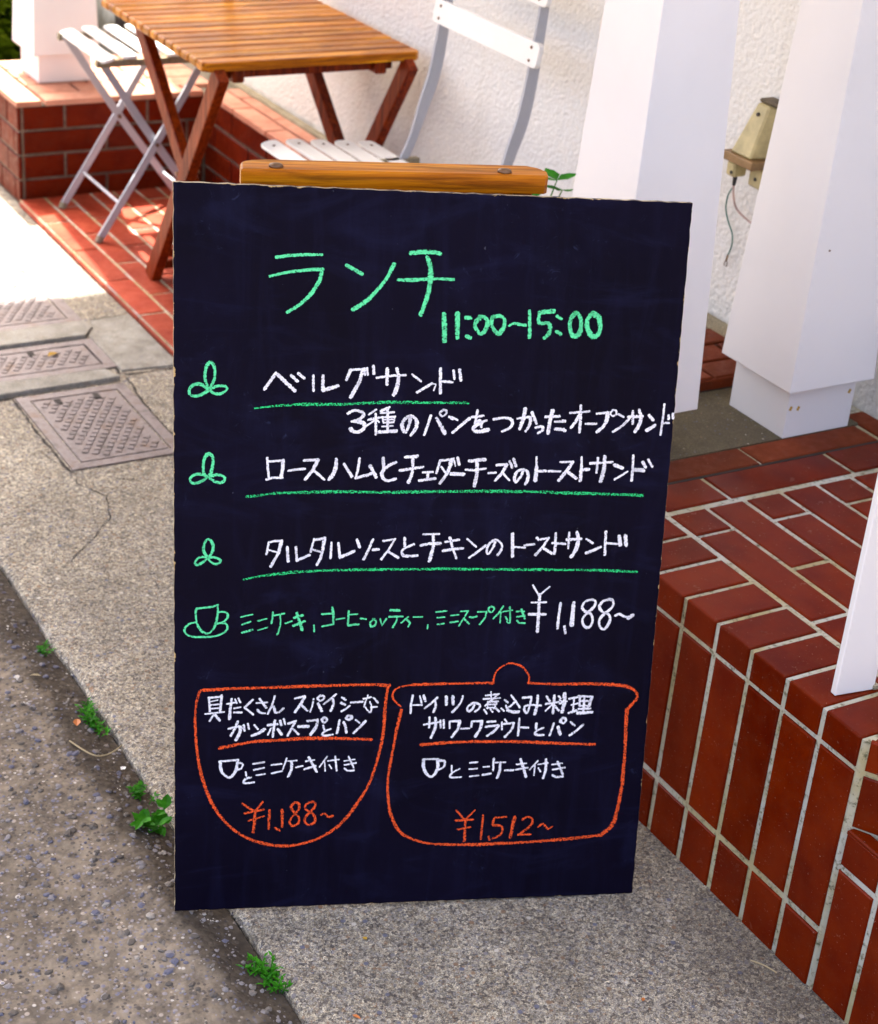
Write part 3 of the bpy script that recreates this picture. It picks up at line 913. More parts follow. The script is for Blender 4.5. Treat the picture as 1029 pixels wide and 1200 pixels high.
obj('under_bar', MB().box(-.16, .118, .004, .018, .872, .884).mesh(), M_WOOD_B, ea)

# ================================================================ CHALKBOARD
BO = Vector((.6693, 1.6053, .0117)); bu = Vector((.94154, -.33631, -.01983)); bn = Vector((-.32826, -.92907, .17053)).normalized()
bu = (bu-bn*bu.dot(bn)).normalized(); bv = bn.cross(bu)
board = thing('chalkboard', 'tall navy blackboard with a handwritten Japanese lunch menu, leaning on the pavement', 'chalkboard', mw=frame(BO, bu, bv, bn))
outline = [(0, 0), (.5909, 0), (.5702, .8972), (-.0207, .8972)]
def board_mats():
    k = NT('painted_blackboard', .5, .06)
    co = k.coords()
    a = k.noise(co, 5, 6, .62); b = k.noise(co, 300, 3, .7)
    st = k.noise(k.coords(scale=(34, 3.4, 1)), 1.0, 7, .7, 1.2)
    col = k.mix(k.ramp(a, [(.35, 0), (.7, 1)]), (.0022, .0013, .0070), (.0042, .0029, .0135))
    col = k.mix(k.math('MULTIPLY', k.ramp(st, [(.5, 0), (.80, 1)]), .40), col, (.010, .010, .036))
    sm_ = k.noise(co, 9, 4, .55)
    col = k.mix(k.math('MULTIPLY', k.ramp(sm_, [(.58, 0), (.78, 1)]), .4), col, (.013, .014, .048))
    wipe = k.noise(k.coords(scale=(3.0, 9.0, 1)), 1.4, 7, .68, 2.5)
    col = k.mix(k.math('MULTIPLY', k.ramp(wipe, [(.52, 0), (.72, 1)]), .36), col, (.012, .013, .046))
    ghost = k.noise(co, 34, 5, .72, 3.0)
    col = k.mix(k.math('MULTIPLY', k.math('MULTIPLY', k.ramp(ghost, [(.60, 0), (.70, 1)]), k.ramp(sm_, [(.5, 0), (.62, 1)])), .5), col, (.030, .036, .085))
    dots = k.noise(co, 120, 2, .5)
    col = k.mix(k.ramp(dots, [(.77, 0), (.79, .5)]), col, (.10, .10, .14))
    # worn paint along the rim: bare wood shows in chips
    uvn = k.n('ShaderNodeUVMap'); uvn.uv_map = 'edge'
    e = k.xyz(uvn.outputs[0])
    chip = k.noise(co, 46, 5, .7)
    th = k.ramp(chip, [(.56, 0), (.80, 1)])
    d = k.math('SUBTRACT', k.math('MULTIPLY', th, .0040), e[0])
    wear = k.ramp(k.math('ADD', k.math('MULTIPLY', d, 400), .5), [(.4, 0), (.6, 1)])
    col = k.mix(wear, col, (.50, .34, .15))
    k.color(col)
    k.rough(k.ramp(a, [(.3, .45), (.7, .6)]))
    k.bump(k.math('ADD', b, k.math('MULTIPLY', st, .6)), .12, .0006)
    e_ = NT('plywood_edge', .75)
    ce = e_.noise(e_.coords(scale=(60, 60, 900)), 1.0, 4)
    n2 = e_.noise(e_.coords(), 90, 4, .6)
    e_.color(e_.mix(e_.ramp(n2, [(.45, 0), (.6, 1)]), e_.mix(e_.ramp(ce, [(.4, 0), (.6, 1)]), (.36, .30, .20), (.55, .45, .27)), (.05, .045, .06)))
    return k.m, e_.m
M_BOARD, M_PLY = board_mats()
# front sheet with finely divided, slightly irregular rim
def bl(s, t):
    x0 = -.0207*t; x1 = .5909+(.5702-.5909)*t
    return (x0+(x1-x0)*s, .8972*t)
def rag(q): return (math.sin(q*310)+math.sin(q*173+1)+math.sin(q*711+2))*.00022
ss = sorted({0, .002, .006, .012, .02, .98, .988, .994, .998, 1} | {i/60 for i in range(1, 60)})
tt = sorted({0, .0015, .004, .008, .014, .986, .992, .996, .9985, 1} | {i/90 for i in range(1, 90)})
BV = []; BE = []
for t_ in tt:
    for s_ in ss:
        x, y = bl(s_, t_)
        if s_ in (0, 1): x += rag(t_)*(1 if s_ else -1)
        if t_ in (0, 1): y += rag(s_*.7+.3)
        e = min(s_*.59, (1-s_)*.59, t_*.897, (1-t_)*.897)
        BV.append((x, y, 0 if e > 1e-6 else -.0006)); BE.append(e)
nx = len(ss)
me = mesh_from(BV, [(q*nx+i, q*nx+i+1, (q+1)*nx+i+1, (q+1)*nx+i) for q in range(len(tt)-1) for i in range(nx-1)], 'painted_face')
ul = me.uv_layers.new(name='edge')
for lp in me.loops:
    ul.data[lp.index].uv = (BE[lp.vertex_index], 0)
for p in me.polygons: p.use_smooth = True
nt = len(tt)
rimi = list(range(nx))+[q*nx+nx-1 for q in range(1, nt)]+[(nt-1)*nx+i for i in range(nx-2, -1, -1)]+[q*nx for q in range(nt-2, 0, -1)]
rimco = [Vector(BV[i]) for i in rimi]
obj('painted_face', me, M_BOARD, board)
m = MB()
fr_ = [m.bm.verts.new((c.x, c.y, c.z-.00005)) for c in rimco]
bk = [m.bm.verts.new((c.x, c.y, -.0085)) for c in rimco]
for i in range(len(fr_)):
    j = (i+1) % len(fr_)
    m.bm.faces.new((fr_[i], bk[i], bk[j], fr_[j]))
m.bm.faces.new(bk)
obj('plywood_panel', m.mesh(), M_PLY, board)

def chalk_mat(name, c, cov, seed):
    k = NT(name, .95, .1)
    co = k.coords()
    mp = k.n('ShaderNodeMapping'); mp.inputs['Location'].default_value = (seed, seed*1.7, 0); k.l(co, mp.inputs[0]); co = mp.outputs[0]
    uvn = k.n('ShaderNodeUVMap'); uvn.uv_map = 'st'
    e = k.xyz(uvn.outputs[0])
    t = k.math('ABSOLUTE', e[1])
    n1 = k.noise(co, 520, 3, .75); n2 = k.noise(co, 260, 3, .6)
    edge = k.math('POWER', t, 4.0)
    dens = k.math('SUBTRACT', k.math('ADD', k.math('MULTIPLY', n1, .95), k.math('MULTIPLY', n2, .25)), k.math('MULTIPLY', edge, .36))
    al = k.ramp(dens, [(cov-.045, 0), (cov+.035, 1)])
    al = k.math('MULTIPLY', al, k.ramp(k.noise(co, 42, 4, .65), [(.30, .62), (.5, .98)]))
    dark = tuple(x*.80 for x in c)
    k.color(k.mix(k.ramp(n2, [(.35, 0), (.6, 1)]), dark, c))
    k.l(al, k.b.inputs['Alpha'])
    return k.m
CM = {'w': chalk_mat('white_chalk', (.93, .91, .96), .44, 0), 'g': chalk_mat('green_chalk', (.13, .80, .36), .47, 3), 'gl': chalk_mat('grainy_green_chalk', (.04, .70, .22), .575, 5), 'o': chalk_mat('orange_chalk', (.90, .105, .024), .525, 8)}
CHALK=[
('lunch_title','g','38:942,8187,1066,8211,1259,8228,1448,8235;s38:881,7974,1073,8024,1322,8060,1467,8071;s44:1462,8070,1429,7932,1335,7774,1214,7657,1092,7575;39:1731,8124,1826,8076,1913,8029;s49:2269,8153,2198,7998,2093,7853,1973,7722,1830,7623;39:2459,8288,2549,8303,2678,8304;35:2325,7979,2485,7973,2655,7998;49:2450,8284,2560,8302,2733,8303,2789,8290;39:2407,7984,2605,7992,2778,8005,2963,8001;s59:2643,8242,2685,8135,2698,8013,2676,7814,2611,7589;55:2881,7601,2896,7446,2907,7285;55:3036,7613,3045,7475,3056,7329;50:3140,7568,3190,7564;55:3166,7347,3202,7333;s50:3311,7573,3260,7518,3257,7455,3326,7381,3378,7433,3396,7522,3349,7579,3298,7582;s50:3450,7581,3444,7498,3488,7423,3541,7392,3589,7464,3592,7552,3538,7594,3450,7581;s35:3653,7486,3710,7513,3775,7504,3847,7496;40:3879,7664,3898,7497,3905,7355;47:4170,7672,4003,7652;s51:4003,7652,4003,7530,4106,7528,4141,7478,4130,7402,4083,7355;46:4212,7612,4261,7583;46:4223,7429,4272,7405;s56:4430,7656,4379,7586,4378,7484,4424,7383,4491,7411,4510,7513,4485,7614,4430,7656;s61:4632,7654,4579,7579,4592,7477,4649,7389,4714,7396,4742,7481,4714,7608,4632,7654'),
('menu_line_one','w','39:867,6680,988,6871,1213,6668;35:1164,6846,1237,6779;33:1242,6872,1315,6816;35:1415,6848,1425,6674;39:1526,6850,1532,6679;39:1532,6679,1703,6734;37:1839,6925,1798,6810;35:1839,6925,1981,6936;39:1981,6936,1949,6789,1856,6603;30:1996,6944,2009,6873;30:2028,6949,2040,6874;39:2099,6974,2112,6888;26:2144,6840,2331,6869,2481,6876;40:2261,6948,2268,6764;s44:2373,6950,2397,6856,2389,6741,2357,6640;30:2558,6884,2662,6810;30:2626,6676,2796,6784;20:2796,6784,2841,6775,2821,6703;40:2882,6961,2901,6676;30:2909,6812,3036,6805;26:3038,6945,3055,6843;40:3108,6953,3130,6832'),
('menu_underline','g','25:764,6456,985,6486,1265,6509;35:1265,6509,1755,6518,2273,6553,2746,6556,3236,6560;28:706,5399,814,5410,1010,5442;38:1010,5442,1307,5455,1805,5469,2310,5462,2818,5476,3434,5486,4058,5486,4479,5473,4904,5465,5472,5448;26:710,4381,849,4412,1048,4444;34:1048,4444,1348,4475,1651,4491,2058,4501,2571,4505,3089,4510,3718,4503,4354,4497,4999,4490,5500,4467'),
('menu_line_two','w','s36:1836,6410,1894,6445,1956,6444,2018,6413,1986,6354,1888,6317;36:1888,6317,1938,6312;s46:1938,6320,2021,6297,2030,6239,1970,6193,1907,6199,1874,6230;22:2162,6466,2078,6401;30:2075,6340,2231,6374;36:2157,6408,2175,6170;22:2157,6338,2060,6268;20:2176,6338,2203,6313;36:2312,6491,2220,6448;26:2215,6422,2372,6435;22:2218,6371,2388,6380;22:2237,6378,2256,6307;24:2388,6386,2373,6315;20:2245,6343,2377,6350;20:2256,6307,2373,6315;36:2294,6475,2309,6217;22:2243,6262,2369,6272;40:2212,6196,2411,6212;s40:2566,6376,2558,6299,2526,6201,2493,6220,2476,6297,2516,6369,2578,6392,2638,6345,2643,6261,2586,6163;36:2806,6400,2776,6276,2744,6171;46:2878,6368,2936,6278,2986,6190;s26:2948,6473,2912,6434,2940,6395,2983,6422,2987,6461,2948,6473;30:3024,6390,3070,6365;30:3061,6384,3125,6353;37:3081,6202,3171,6288,3267,6374;26:3292,6390,3432,6410;33:3357,6473,3350,6389,3336,6317;s31:3343,6317,3385,6357,3407,6324,3417,6272;27:3475,6354,3387,6324,3321,6258;s45:3413,6325,3339,6284,3323,6238,3382,6217,3503,6241;s35:3558,6369,3667,6387,3759,6376,3786,6324,3755,6264,3673,6226;31:3842,6383,3990,6405;s35:3990,6405,4002,6347,3976,6267,3953,6230;45:3924,6502,3919,6398,3879,6259;41:4012,6458,4075,6328;s33:4073,6275,4144,6290,4160,6250,4105,6210;31:4179,6408,4349,6418;48:4257,6488,4237,6350,4229,6212;35:4302,6351,4401,6355;42:4310,6262,4409,6258;35:4392,6361,4420,6358;42:4401,6258,4431,6245;31:4474,6461,4706,6483;31:4596,6552,4607,6404,4610,6226;35:4599,6460,4555,6360,4502,6281;31:4678,6331,4806,6333;31:4802,6456,4935,6473;s46:4935,6473,4930,6380,4895,6301,4826,6236;s25:4996,6506,4969,6466,4997,6431,5037,6453,5033,6496,4996,6506;32:5066,6454,5134,6423;32:5023,6239,5131,6312,5207,6406;32:5191,6424,5370,6433;36:5241,6492,5254,6342;s42:5319,6508,5350,6415,5332,6315,5293,6243;38:5447,6448,5504,6389;42:5438,6262,5533,6325;32:5623,6584,5623,6405,5615,6211;34:5634,6355,5700,6356;32:5690,6449,5695,6406;32:5741,6472,5752,6415'),
('menu_line_three','w','33:928,5867,936,5754,958,5617;31:942,5825,1109,5840;39:1109,5843,1110,5742,1092,5632;30:928,5608,992,5631,1111,5632;34:1178,5717,1263,5733,1365,5742;32:1352,5842,1514,5853;40:1514,5853,1463,5733,1378,5615;34:1463,5726,1528,5675,1597,5614;s44:1727,5859,1726,5762,1692,5670,1657,5617;34:1822,5804,1872,5730,1921,5652;30:2000,5875,1986,5738,1966,5633;34:1966,5633,2103,5680;40:2096,5667,2158,5700;40:2128,5785,2205,5648;40:2277,5879,2288,5767,2284,5728;s40:2428,5832,2332,5781,2272,5702,2296,5629,2354,5607,2436,5631;40:2539,5895,2679,5909;32:2481,5732,2754,5779;s40:2625,5889,2633,5758,2620,5665,2593,5588;31:2758,5713,2874,5718;31:2816,5713,2818,5621;33:2720,5611,2911,5639;35:2954,5860,2920,5708;33:2954,5860,3089,5874;s43:3089,5874,3065,5749,3020,5656,2971,5582;27:2973,5781,3036,5702;25:3114,5888,3140,5796;37:3161,5895,3183,5816;41:3095,5699,3250,5695;41:3304,5857,3407,5865;33:3270,5751,3416,5742;41:3397,5858,3406,5699,3388,5552;41:3395,5869,3493,5875;31:3403,5752,3510,5766;31:3545,5711,3632,5717;31:3638,5810,3761,5822;37:3761,5822,3710,5715,3635,5621;31:3717,5715,3803,5625;35:3793,5856,3829,5783;31:3836,5889,3874,5797;s37:3963,5751,3943,5677,3890,5607,3866,5657,3893,5730,3963,5760,4021,5725,4028,5638,4004,5577;31:4114,5912,4125,5786;46:4125,5786,4122,5625;31:4129,5739,4241,5744;31:4274,5741,4420,5742;29:4409,5856,4562,5860;40:4562,5860,4505,5756,4410,5628;40:4499,5743,4623,5657;32:4665,5919,4674,5818;42:4674,5818,4676,5630;36:4677,5765,4770,5768;32:4778,5844,5050,5863;36:4867,5914,4869,5733;46:4950,5931,4958,5781,4931,5619;40:5080,5829,5185,5790;28:5099,5645,5181,5696,5250,5746;34:5303,5946,5312,5798,5315,5636;47:5322,5771,5451,5762;36:5430,5869,5474,5802;36:5497,5897,5553,5814'),
('menu_line_four','w','28:984,4845,962,4696;26:984,4842,1059,4859,1129,4856;40:1132,4861,1103,4712,1018,4544;24:994,4745,1090,4718;36:1201,4781,1219,4607;30:1303,4785,1322,4618;38:1322,4618,1466,4685;30:1514,4886,1480,4725;30:1515,4873,1638,4893;36:1638,4900,1621,4766,1601,4645,1560,4564;28:1507,4752,1598,4723;30:1720,4840,1719,4647;30:1803,4833,1829,4655;39:1829,4655,1994,4732;41:2023,4874,2056,4786;31:2211,4881,2172,4766,2113,4631;31:2218,4753,2287,4755;27:2335,4861,2476,4885;31:2476,4885,2406,4753,2325,4633;31:2400,4732,2528,4651;31:2591,4902,2598,4793;s33:2707,4821,2587,4760,2571,4705,2618,4671,2759,4678;27:2812,4945,3004,4950;31:2790,4805,2921,4835;41:2921,4828,3025,4832;s41:2929,4943,2945,4821,2929,4712,2907,4610;29:3083,4851,3252,4879;31:3065,4737,3188,4760,3305,4770;35:3138,4905,3181,4767,3233,4647;31:3352,4887,3462,4792;29:3390,4651,3480,4719,3582,4808;s31:3694,4863,3674,4781,3621,4699,3597,4753,3630,4836,3706,4877,3774,4822,3776,4754,3737,4685;46:3899,4952,3922,4671;27:3926,4788,4067,4779;27:4058,4809,4179,4823;32:4203,4905,4228,4880;32:4228,4880,4350,4902;34:4350,4902,4287,4788,4204,4685;32:4294,4775,4408,4706;32:4432,4960,4441,4837;40:4441,4837,4439,4706;30:4403,4839,4565,4830;34:4576,4881,4757,4892;32:4601,4968,4606,4775;s47:4695,4975,4720,4892,4708,4768,4652,4664;28:4824,4890,4907,4837;36:4835,4710,4913,4740,5010,4789;39:5059,4983,5064,4838,5074,4692;32:5074,4838,5224,4827;43:5232,4928,5257,4813;47:5309,4935,5331,4810'),
('cake_set_line','g','22:689,3909,824,3941;22:708,3813,802,3849;24:708,3709,831,3746;22:891,3858,992,3885;22:899,3739,1008,3775;24:1065,3966,1064,3909,1051,3824;22:1079,3925,1200,3952;s22:1152,3936,1160,3840,1150,3757,1127,3682;22:1215,3825,1294,3852;31:1320,3896,1419,3927;33:1315,3794,1448,3851;41:1351,3951,1421,3741;23:1560,3798,1568,3719;22:1648,3939,1779,3948;31:1769,4021,1786,3945,1792,3814;25:1660,3783,1793,3810;18:1822,3865,1886,3882;18:1822,3869,1925,3886;31:1970,3971,1968,3798;21:1974,3930,2078,3936;27:1969,3792,2098,3807;21:2114,3880,2186,3873;s27:2284,3872,2240,3831,2250,3778,2295,3789,2305,3844,2271,3872;23:2356,3872,2380,3788,2434,3878;31:2474,3984,2585,3981;25:2459,3899,2630,3904;s23:2557,3901,2554,3842,2513,3762;21:2615,3821,2696,3897;s25:2685,3855,2720,3820,2704,3771;23:2759,3894,2867,3896;27:2943,3786,2941,3744;21:3034,3957,3161,3970;19:3052,3883,3140,3891;23:3058,3796,3139,3807;21:3219,3910,3311,3920;23:3218,3820,3311,3834;21:3335,3962,3428,3968;23:3428,3968,3381,3878,3328,3777;25:3381,3871,3449,3804;23:3451,3889,3494,3884,3540,3898;21:3549,3954,3656,3957;s25:3656,3957,3642,3876,3584,3792;s23:3704,4023,3676,3988,3710,3948,3748,3980,3738,4018,3704,4023;23:3858,4026,3811,3938,3747,3868;23:3835,3952,3837,3815;21:3851,3952,3977,3975;s23:3940,4014,3958,3874,3954,3803,3921,3825;21:3896,3888,3926,3846;24:4032,3957,4127,3957;24:4042,3887,4138,3903;26:4090,3985,4141,3865;s26:4046,3838,4078,3809,4146,3804'),
('set_price','w','26:4208,4297,4287,4171;21:4417,4276,4302,4171;36:4301,4179,4305,4058,4310,3907;47:4310,3907,4314,3693;26:4209,4074,4391,4076;34:4188,3920,4302,3919;32:4302,3922,4397,3918;39:4575,4060,4567,3905,4564,3737;52:4740,4063,4741,3774;30:4651,3759,4669,3667;s35:4975,4108,4888,4085,4851,4009,4901,3948,4963,3925,4999,3856,4991,3779,4944,3734,4888,3780,4873,3857,4918,3925,4986,3993,5017,4054,5006,4092,4967,4108;s35:5196,4106,5110,4084,5073,4008,5124,3939,5201,3908,5223,3839,5194,3754,5146,3716,5097,3763,5089,3840,5141,3916,5223,3992,5246,4053,5227,4099,5181,4111;s31:5285,3892,5334,3915,5397,3883,5451,3871;44:5452,3860,5512,3898'),
('leaf_drawing','g','s38:229,6674,192,6805,203,6920,248,6979,294,6922,298,6793,243,6662;s38:229,6662,149,6724,61,6711,18,6644,50,6589,147,6597,224,6647;s33:243,6662,325,6704,409,6709,444,6678,384,6622,300,6620,251,6654;s39:238,5634,208,5678,200,5797,222,5876,258,5911,302,5877,309,5798,288,5679,256,5634;s33:242,5634,199,5658,142,5666,82,5647,55,5602,74,5563,126,5558,201,5589,242,5624;s35:261,5634,303,5649,369,5660,426,5645,451,5616,428,5576,362,5570,305,5599,266,5627;s34:275,4656,230,4742,244,4842,291,4876,335,4813,332,4728,286,4648;s30:267,4656,187,4656,135,4599,162,4562,228,4599,276,4642;s30:286,4648,361,4656,429,4619,390,4573,331,4590,286,4642'),
('cup_drawing','g','26:165,4019,247,4028,334,4038,420,4062;s28:165,4019,158,3953,169,3868,192,3793,237,3731,290,3705,334,3716,376,3772,402,3857,416,3961,414,4045;s26:423,3970,475,3977,524,3960,534,3913,513,3875,470,3842,410,3829;s26:156,3845,87,3827,36,3775,37,3728,73,3685,152,3661,248,3660,362,3664,457,3691,517,3733,535,3780,515,3828,471,3833'),
('bowl_outline','o','36:252,2976,623,2993,1105,3000,1483,3009,1863,3015,2301,3020,2522,3004;s30:231,2965,197,2826,182,2593;s37:182,2593,212,2239,274,1880,398,1515,569,1236,794,1029,1046,912,1325,862,1575,893,1795,979,2011,1142,2194,1399,2346,1702,2437,2065,2480,2397,2483,2726,2501,2987;32:2680,2677,2680,2674'),
('bowl_text','w','24:342,2883,358,2699;26:337,2877,499,2892;37:494,2904,480,2696;18:366,2829,446,2846;20:356,2782,477,2792;20:363,2734,471,2741;24:305,2667,527,2689;24:403,2656,359,2573;33:423,2650,479,2580;26:562,2794,659,2812;35:612,2855,599,2712,595,2598;20:653,2854,676,2800;24:693,2865,719,2811;25:645,2735,721,2748;27:647,2681,738,2679;27:866,2844,771,2742;29:771,2742,878,2649;25:911,2799,1042,2805;29:947,2855,994,2788,1032,2734;s31:925,2708,965,2672,1015,2662;s27:1129,2888,1103,2786,1053,2655;s31:1089,2733,1121,2748,1141,2678,1185,2671,1238,2724;27:588,2467,713,2500;25:735,2494,747,2469;35:695,2560,665,2471,618,2376;s37:722,2494,727,2421,680,2316;25:767,2517,781,2438;25:816,2528,833,2461;31:899,2508,939,2459;39:873,2370,947,2399,1022,2451;31:1059,2505,1174,2515;35:1142,2563,1132,2461,1125,2352;25:1099,2462,1064,2378;35:1183,2448,1230,2380;29:1206,2562,1222,2498;29:1249,2582,1269,2513;29:1374,2851,1490,2879;33:1491,2872,1447,2775,1381,2671;29:1453,2765,1529,2688;27:1601,2844,1587,2739,1566,2674;s29:1678,2882,1649,2850,1681,2816,1724,2842,1720,2875,1683,2885;35:1658,2777,1708,2678;27:1871,2898,1795,2828,1725,2770;s31:1833,2840,1844,2768,1817,2680;29:1946,2854,1990,2822;29:1937,2783,1987,2758;29:1949,2673,2002,2703,2043,2742;31:2059,2786,2199,2794;25:2209,2833,2300,2852;21:2262,2879,2236,2793,2221,2728;s27:2331,2845,2363,2811,2390,2778;s21:2291,2792,2313,2726,2305,2653,2266,2681,2240,2721;21:2307,2720,2381,2725;31:1303,2519,1396,2552;33:1396,2552,1351,2461,1304,2363;27:1361,2454,1437,2376;35:1429,2479,1554,2479;31:1535,2549,1662,2564;s38:1659,2564,1648,2474,1583,2370;s31:1740,2592,1713,2563,1743,2525,1774,2551,1764,2585,1734,2592;25:1732,2486,1754,2419;s29:1826,2438,1754,2406,1726,2367,1769,2350,1854,2364;31:1930,2555,1922,2469,1908,2383;31:1981,2527,2008,2467,2022,2387;s34:2031,2610,2008,2580,2040,2559,2078,2578,2068,2605,2031,2610;29:2132,2551,2177,2514;32:2111,2378,2175,2444,2250,2535'),
('bowl_underline','o','37:486,2214,700,2257,915,2294;41:915,2294,1240,2304,1513,2322,1842,2315,2119,2302,2336,2285'),
('bowl_note','w','29:491,2037,716,2051;s35:500,2037,508,1953,532,1882,606,1820,659,1849,696,1928,708,2028;s27:717,2017,772,1996,756,1937,702,1918;27:812,1885,822,1835;s29:877,1813,815,1795,793,1745,844,1737,916,1746;23:898,1993,1034,2015;23:910,1912,1033,1939;25:945,1841,1049,1855;23:1122,1973,1244,1984;23:1130,1860,1257,1889;23:1305,2057,1265,1913;23:1297,2017,1430,2025;s31:1365,2015,1369,1910,1333,1811;21:1420,1933,1507,1951;25:1541,2011,1645,2028;32:1531,1906,1661,1947;29:1575,2066,1683,1866;21:1802,2070,1713,1932;21:1775,1991,1786,1875;21:1811,2010,1948,2027;23:1900,2068,1928,1876;21:1832,1955,1862,1908;23:2014,2005,2143,2022;23:2017,1950,2164,1975;21:2066,2064,2139,1910;s28:2025,1903,2067,1872,2141,1874'),
('bowl_price','o','35:789,1458,939,1346;29:1039,1479,939,1346;31:821,1329,1048,1373;27:870,1226,1057,1281;38:944,1356,944,1213,931,1066;32:1122,1360,1122,1207,1122,1105;42:1278,1355,1287,1130;38:1205,1112,1252,1080;s32:1431,1453,1387,1403,1427,1320,1485,1257,1489,1174,1416,1136,1377,1188,1411,1269,1481,1359,1477,1441,1430,1459;s34:1643,1461,1570,1428,1573,1356,1669,1282,1692,1188,1620,1145,1562,1193,1586,1274,1665,1364,1684,1435,1642,1467;s30:1766,1279,1808,1292,1857,1245,1912,1259'),
('pot_outline','o','s23:2675,2725,2595,2797,2566,2885,2627,2972,2805,3008;32:2805,3008,3200,3016,3532,3018,3816,3017;s24:3810,3017,3838,3165,3948,3259,4047,3272,4169,3221,4256,3106,4263,3028;33:4254,3010,4612,2987,5021,2988;s40:5021,2988,5297,2973,5524,2944,5653,2870,5680,2779,5619,2696,5573,2635;36:2688,2671,2643,2423,2605,2066;s36:2605,2066,2575,1778,2593,1486,2648,1227,2798,981,3077,848,3352,809;40:3352,809,3765,794,4249,799,4666,814,5050,839,5400,872;s50:5400,872,5528,1001,5578,1208,5611,1583;45:5611,1583,5597,2067,5572,2471,5566,2635'),
('pot_text','w','32:2816,2865,2801,2753,2803,2633;26:2821,2739,2939,2737;23:2906,2857,2931,2764;32:2949,2863,2979,2790;32:3125,2834,3049,2755,2979,2694;s30:3097,2788,3111,2721,3088,2641;36:3236,2845,3243,2738;41:3317,2844,3327,2744;s30:3442,2846,3412,2742,3325,2634;s30:3599,2745,3579,2679,3532,2640,3510,2680,3538,2726,3599,2752,3664,2724,3661,2677,3614,2638;22:3730,2850,3898,2867;26:3708,2804,3915,2813;22:3795,2896,3804,2789;22:3892,2867,3734,2710;26:3762,2763,3894,2767;24:3764,2763,3768,2675;26:3881,2767,3850,2674;22:3764,2725,3877,2731;22:3755,2682,3856,2687;32:3726,2656,3761,2608;26:3807,2661,3835,2627;26:3876,2673,3917,2632;30:2983,2472,3159,2504;32:3043,2569,3048,2435;s34:3118,2561,3126,2440,3080,2293;24:3183,2526,3193,2428;32:3224,2525,3234,2427;28:3300,2510,3307,2420;28:3303,2510,3428,2514;s41:3426,2512,3411,2407,3345,2303;28:3454,2409,3555,2411;30:3582,2504,3579,2430;28:3582,2504,3712,2508;s41:3708,2502,3694,2401,3639,2297;37:3782,2494,3877,2498;30:3762,2427,3919,2444;s37:3923,2439,3880,2370,3790,2304;28:3943,2672,3977,2638;30:4056,2844,4112,2770,4177,2681;28:4119,2770,4061,2704,4013,2667;28:3978,2786,4016,2751;28:3997,2711,4034,2644;s37:4021,2644,4093,2622,4169,2623;30:4204,2811,4311,2820;s31:4312,2813,4306,2726,4278,2612,4244,2633,4239,2694,4314,2712,4448,2703;44:4393,2832,4397,2711,4375,2590;31:4508,2823,4552,2762;33:4607,2835,4608,2592;29:4504,2722,4668,2746;29:4588,2714,4512,2628;29:4621,2700,4679,2631;24:4661,2827,4690,2793;24:4679,2773,4709,2752;29:4683,2726,4770,2751;44:4735,2860,4745,2745,4725,2610;29:4799,2787,4912,2810;29:4862,2797,4866,2614;26:4839,2703,4914,2722;31:4813,2592,4910,2627;33:4918,2820,5099,2809;33:4937,2816,4942,2694;38:5092,2809,5066,2678;27:4937,2755,5072,2753;27:4943,2690,5072,2685;33:4995,2815,5003,2598;27:4934,2647,5088,2651;40:4926,2590,5113,2600;26:3999,2523,4025,2489;28:3964,2483,3972,2388;28:3973,2460,4118,2471;s35:4116,2467,4093,2379,4018,2286;33:4183,2529,4186,2418,4185,2302;28:4193,2411,4308,2404;31:4409,2461,4408,2386;s31:4500,2400,4421,2358,4401,2318,4438,2301,4513,2302;33:4633,2456,4612,2368,4593,2297;s35:4746,2526,4711,2488,4752,2458,4784,2487,4772,2521,4739,2529;40:4692,2407,4727,2304;33:4850,2469,4903,2423;33:4851,2288,4924,2341,5012,2430'),
('pot_underline','o','37:2962,2201,3255,2224,3591,2230;39:3591,2230,3997,2221,4339,2206,4753,2178,5187,2154'),
('pot_note','w','28:3007,2005,3192,2001;s39:3008,1997,3014,1893,3056,1806,3115,1761,3166,1803,3194,1889,3183,1986;s32:3194,1979,3274,1969,3266,1887,3192,1856;24:3369,1906,3375,1819;s26:3472,1860,3385,1808,3359,1754,3420,1742,3500,1746;24:3597,1939,3697,1945;22:3597,1852,3697,1858;26:3611,1752,3721,1762;24:3776,1878,3849,1883;26:3771,1769,3877,1784;28:3901,1990,3902,1827;26:3905,1935,4051,1936;s33:3986,1933,3989,1825,3963,1721;26:4056,1823,4165,1824;26:4200,1902,4321,1914;29:4197,1830,4346,1854;33:4246,1975,4336,1728;22:4473,1947,4375,1825;24:4438,1878,4437,1747;24:4481,1895,4602,1913;s33:4574,1962,4581,1809,4559,1704;22:4486,1844,4521,1793;27:4662,1890,4788,1902;27:4676,1817,4830,1842;27:4728,1925,4812,1748;s33:4679,1740,4733,1713,4815,1719'),
('pot_price','o','33:3473,1281,3594,1145;24:3712,1280,3594,1145;29:3473,1142,3696,1148;29:3502,1015,3669,1043;35:3600,1156,3606,845;29:3824,1204,3818,871;27:3918,901,3932,855;31:4122,1172,3973,1166;s33:3973,1166,3961,1066,4060,1052,4090,984,4060,918,3972,872;45:4235,1168,4201,879;s31:4341,1127,4400,1163,4469,1127,4452,1039,4302,910;34:4301,914,4462,915;s29:4553,1017,4616,1056,4684,986,4739,1018'),
]

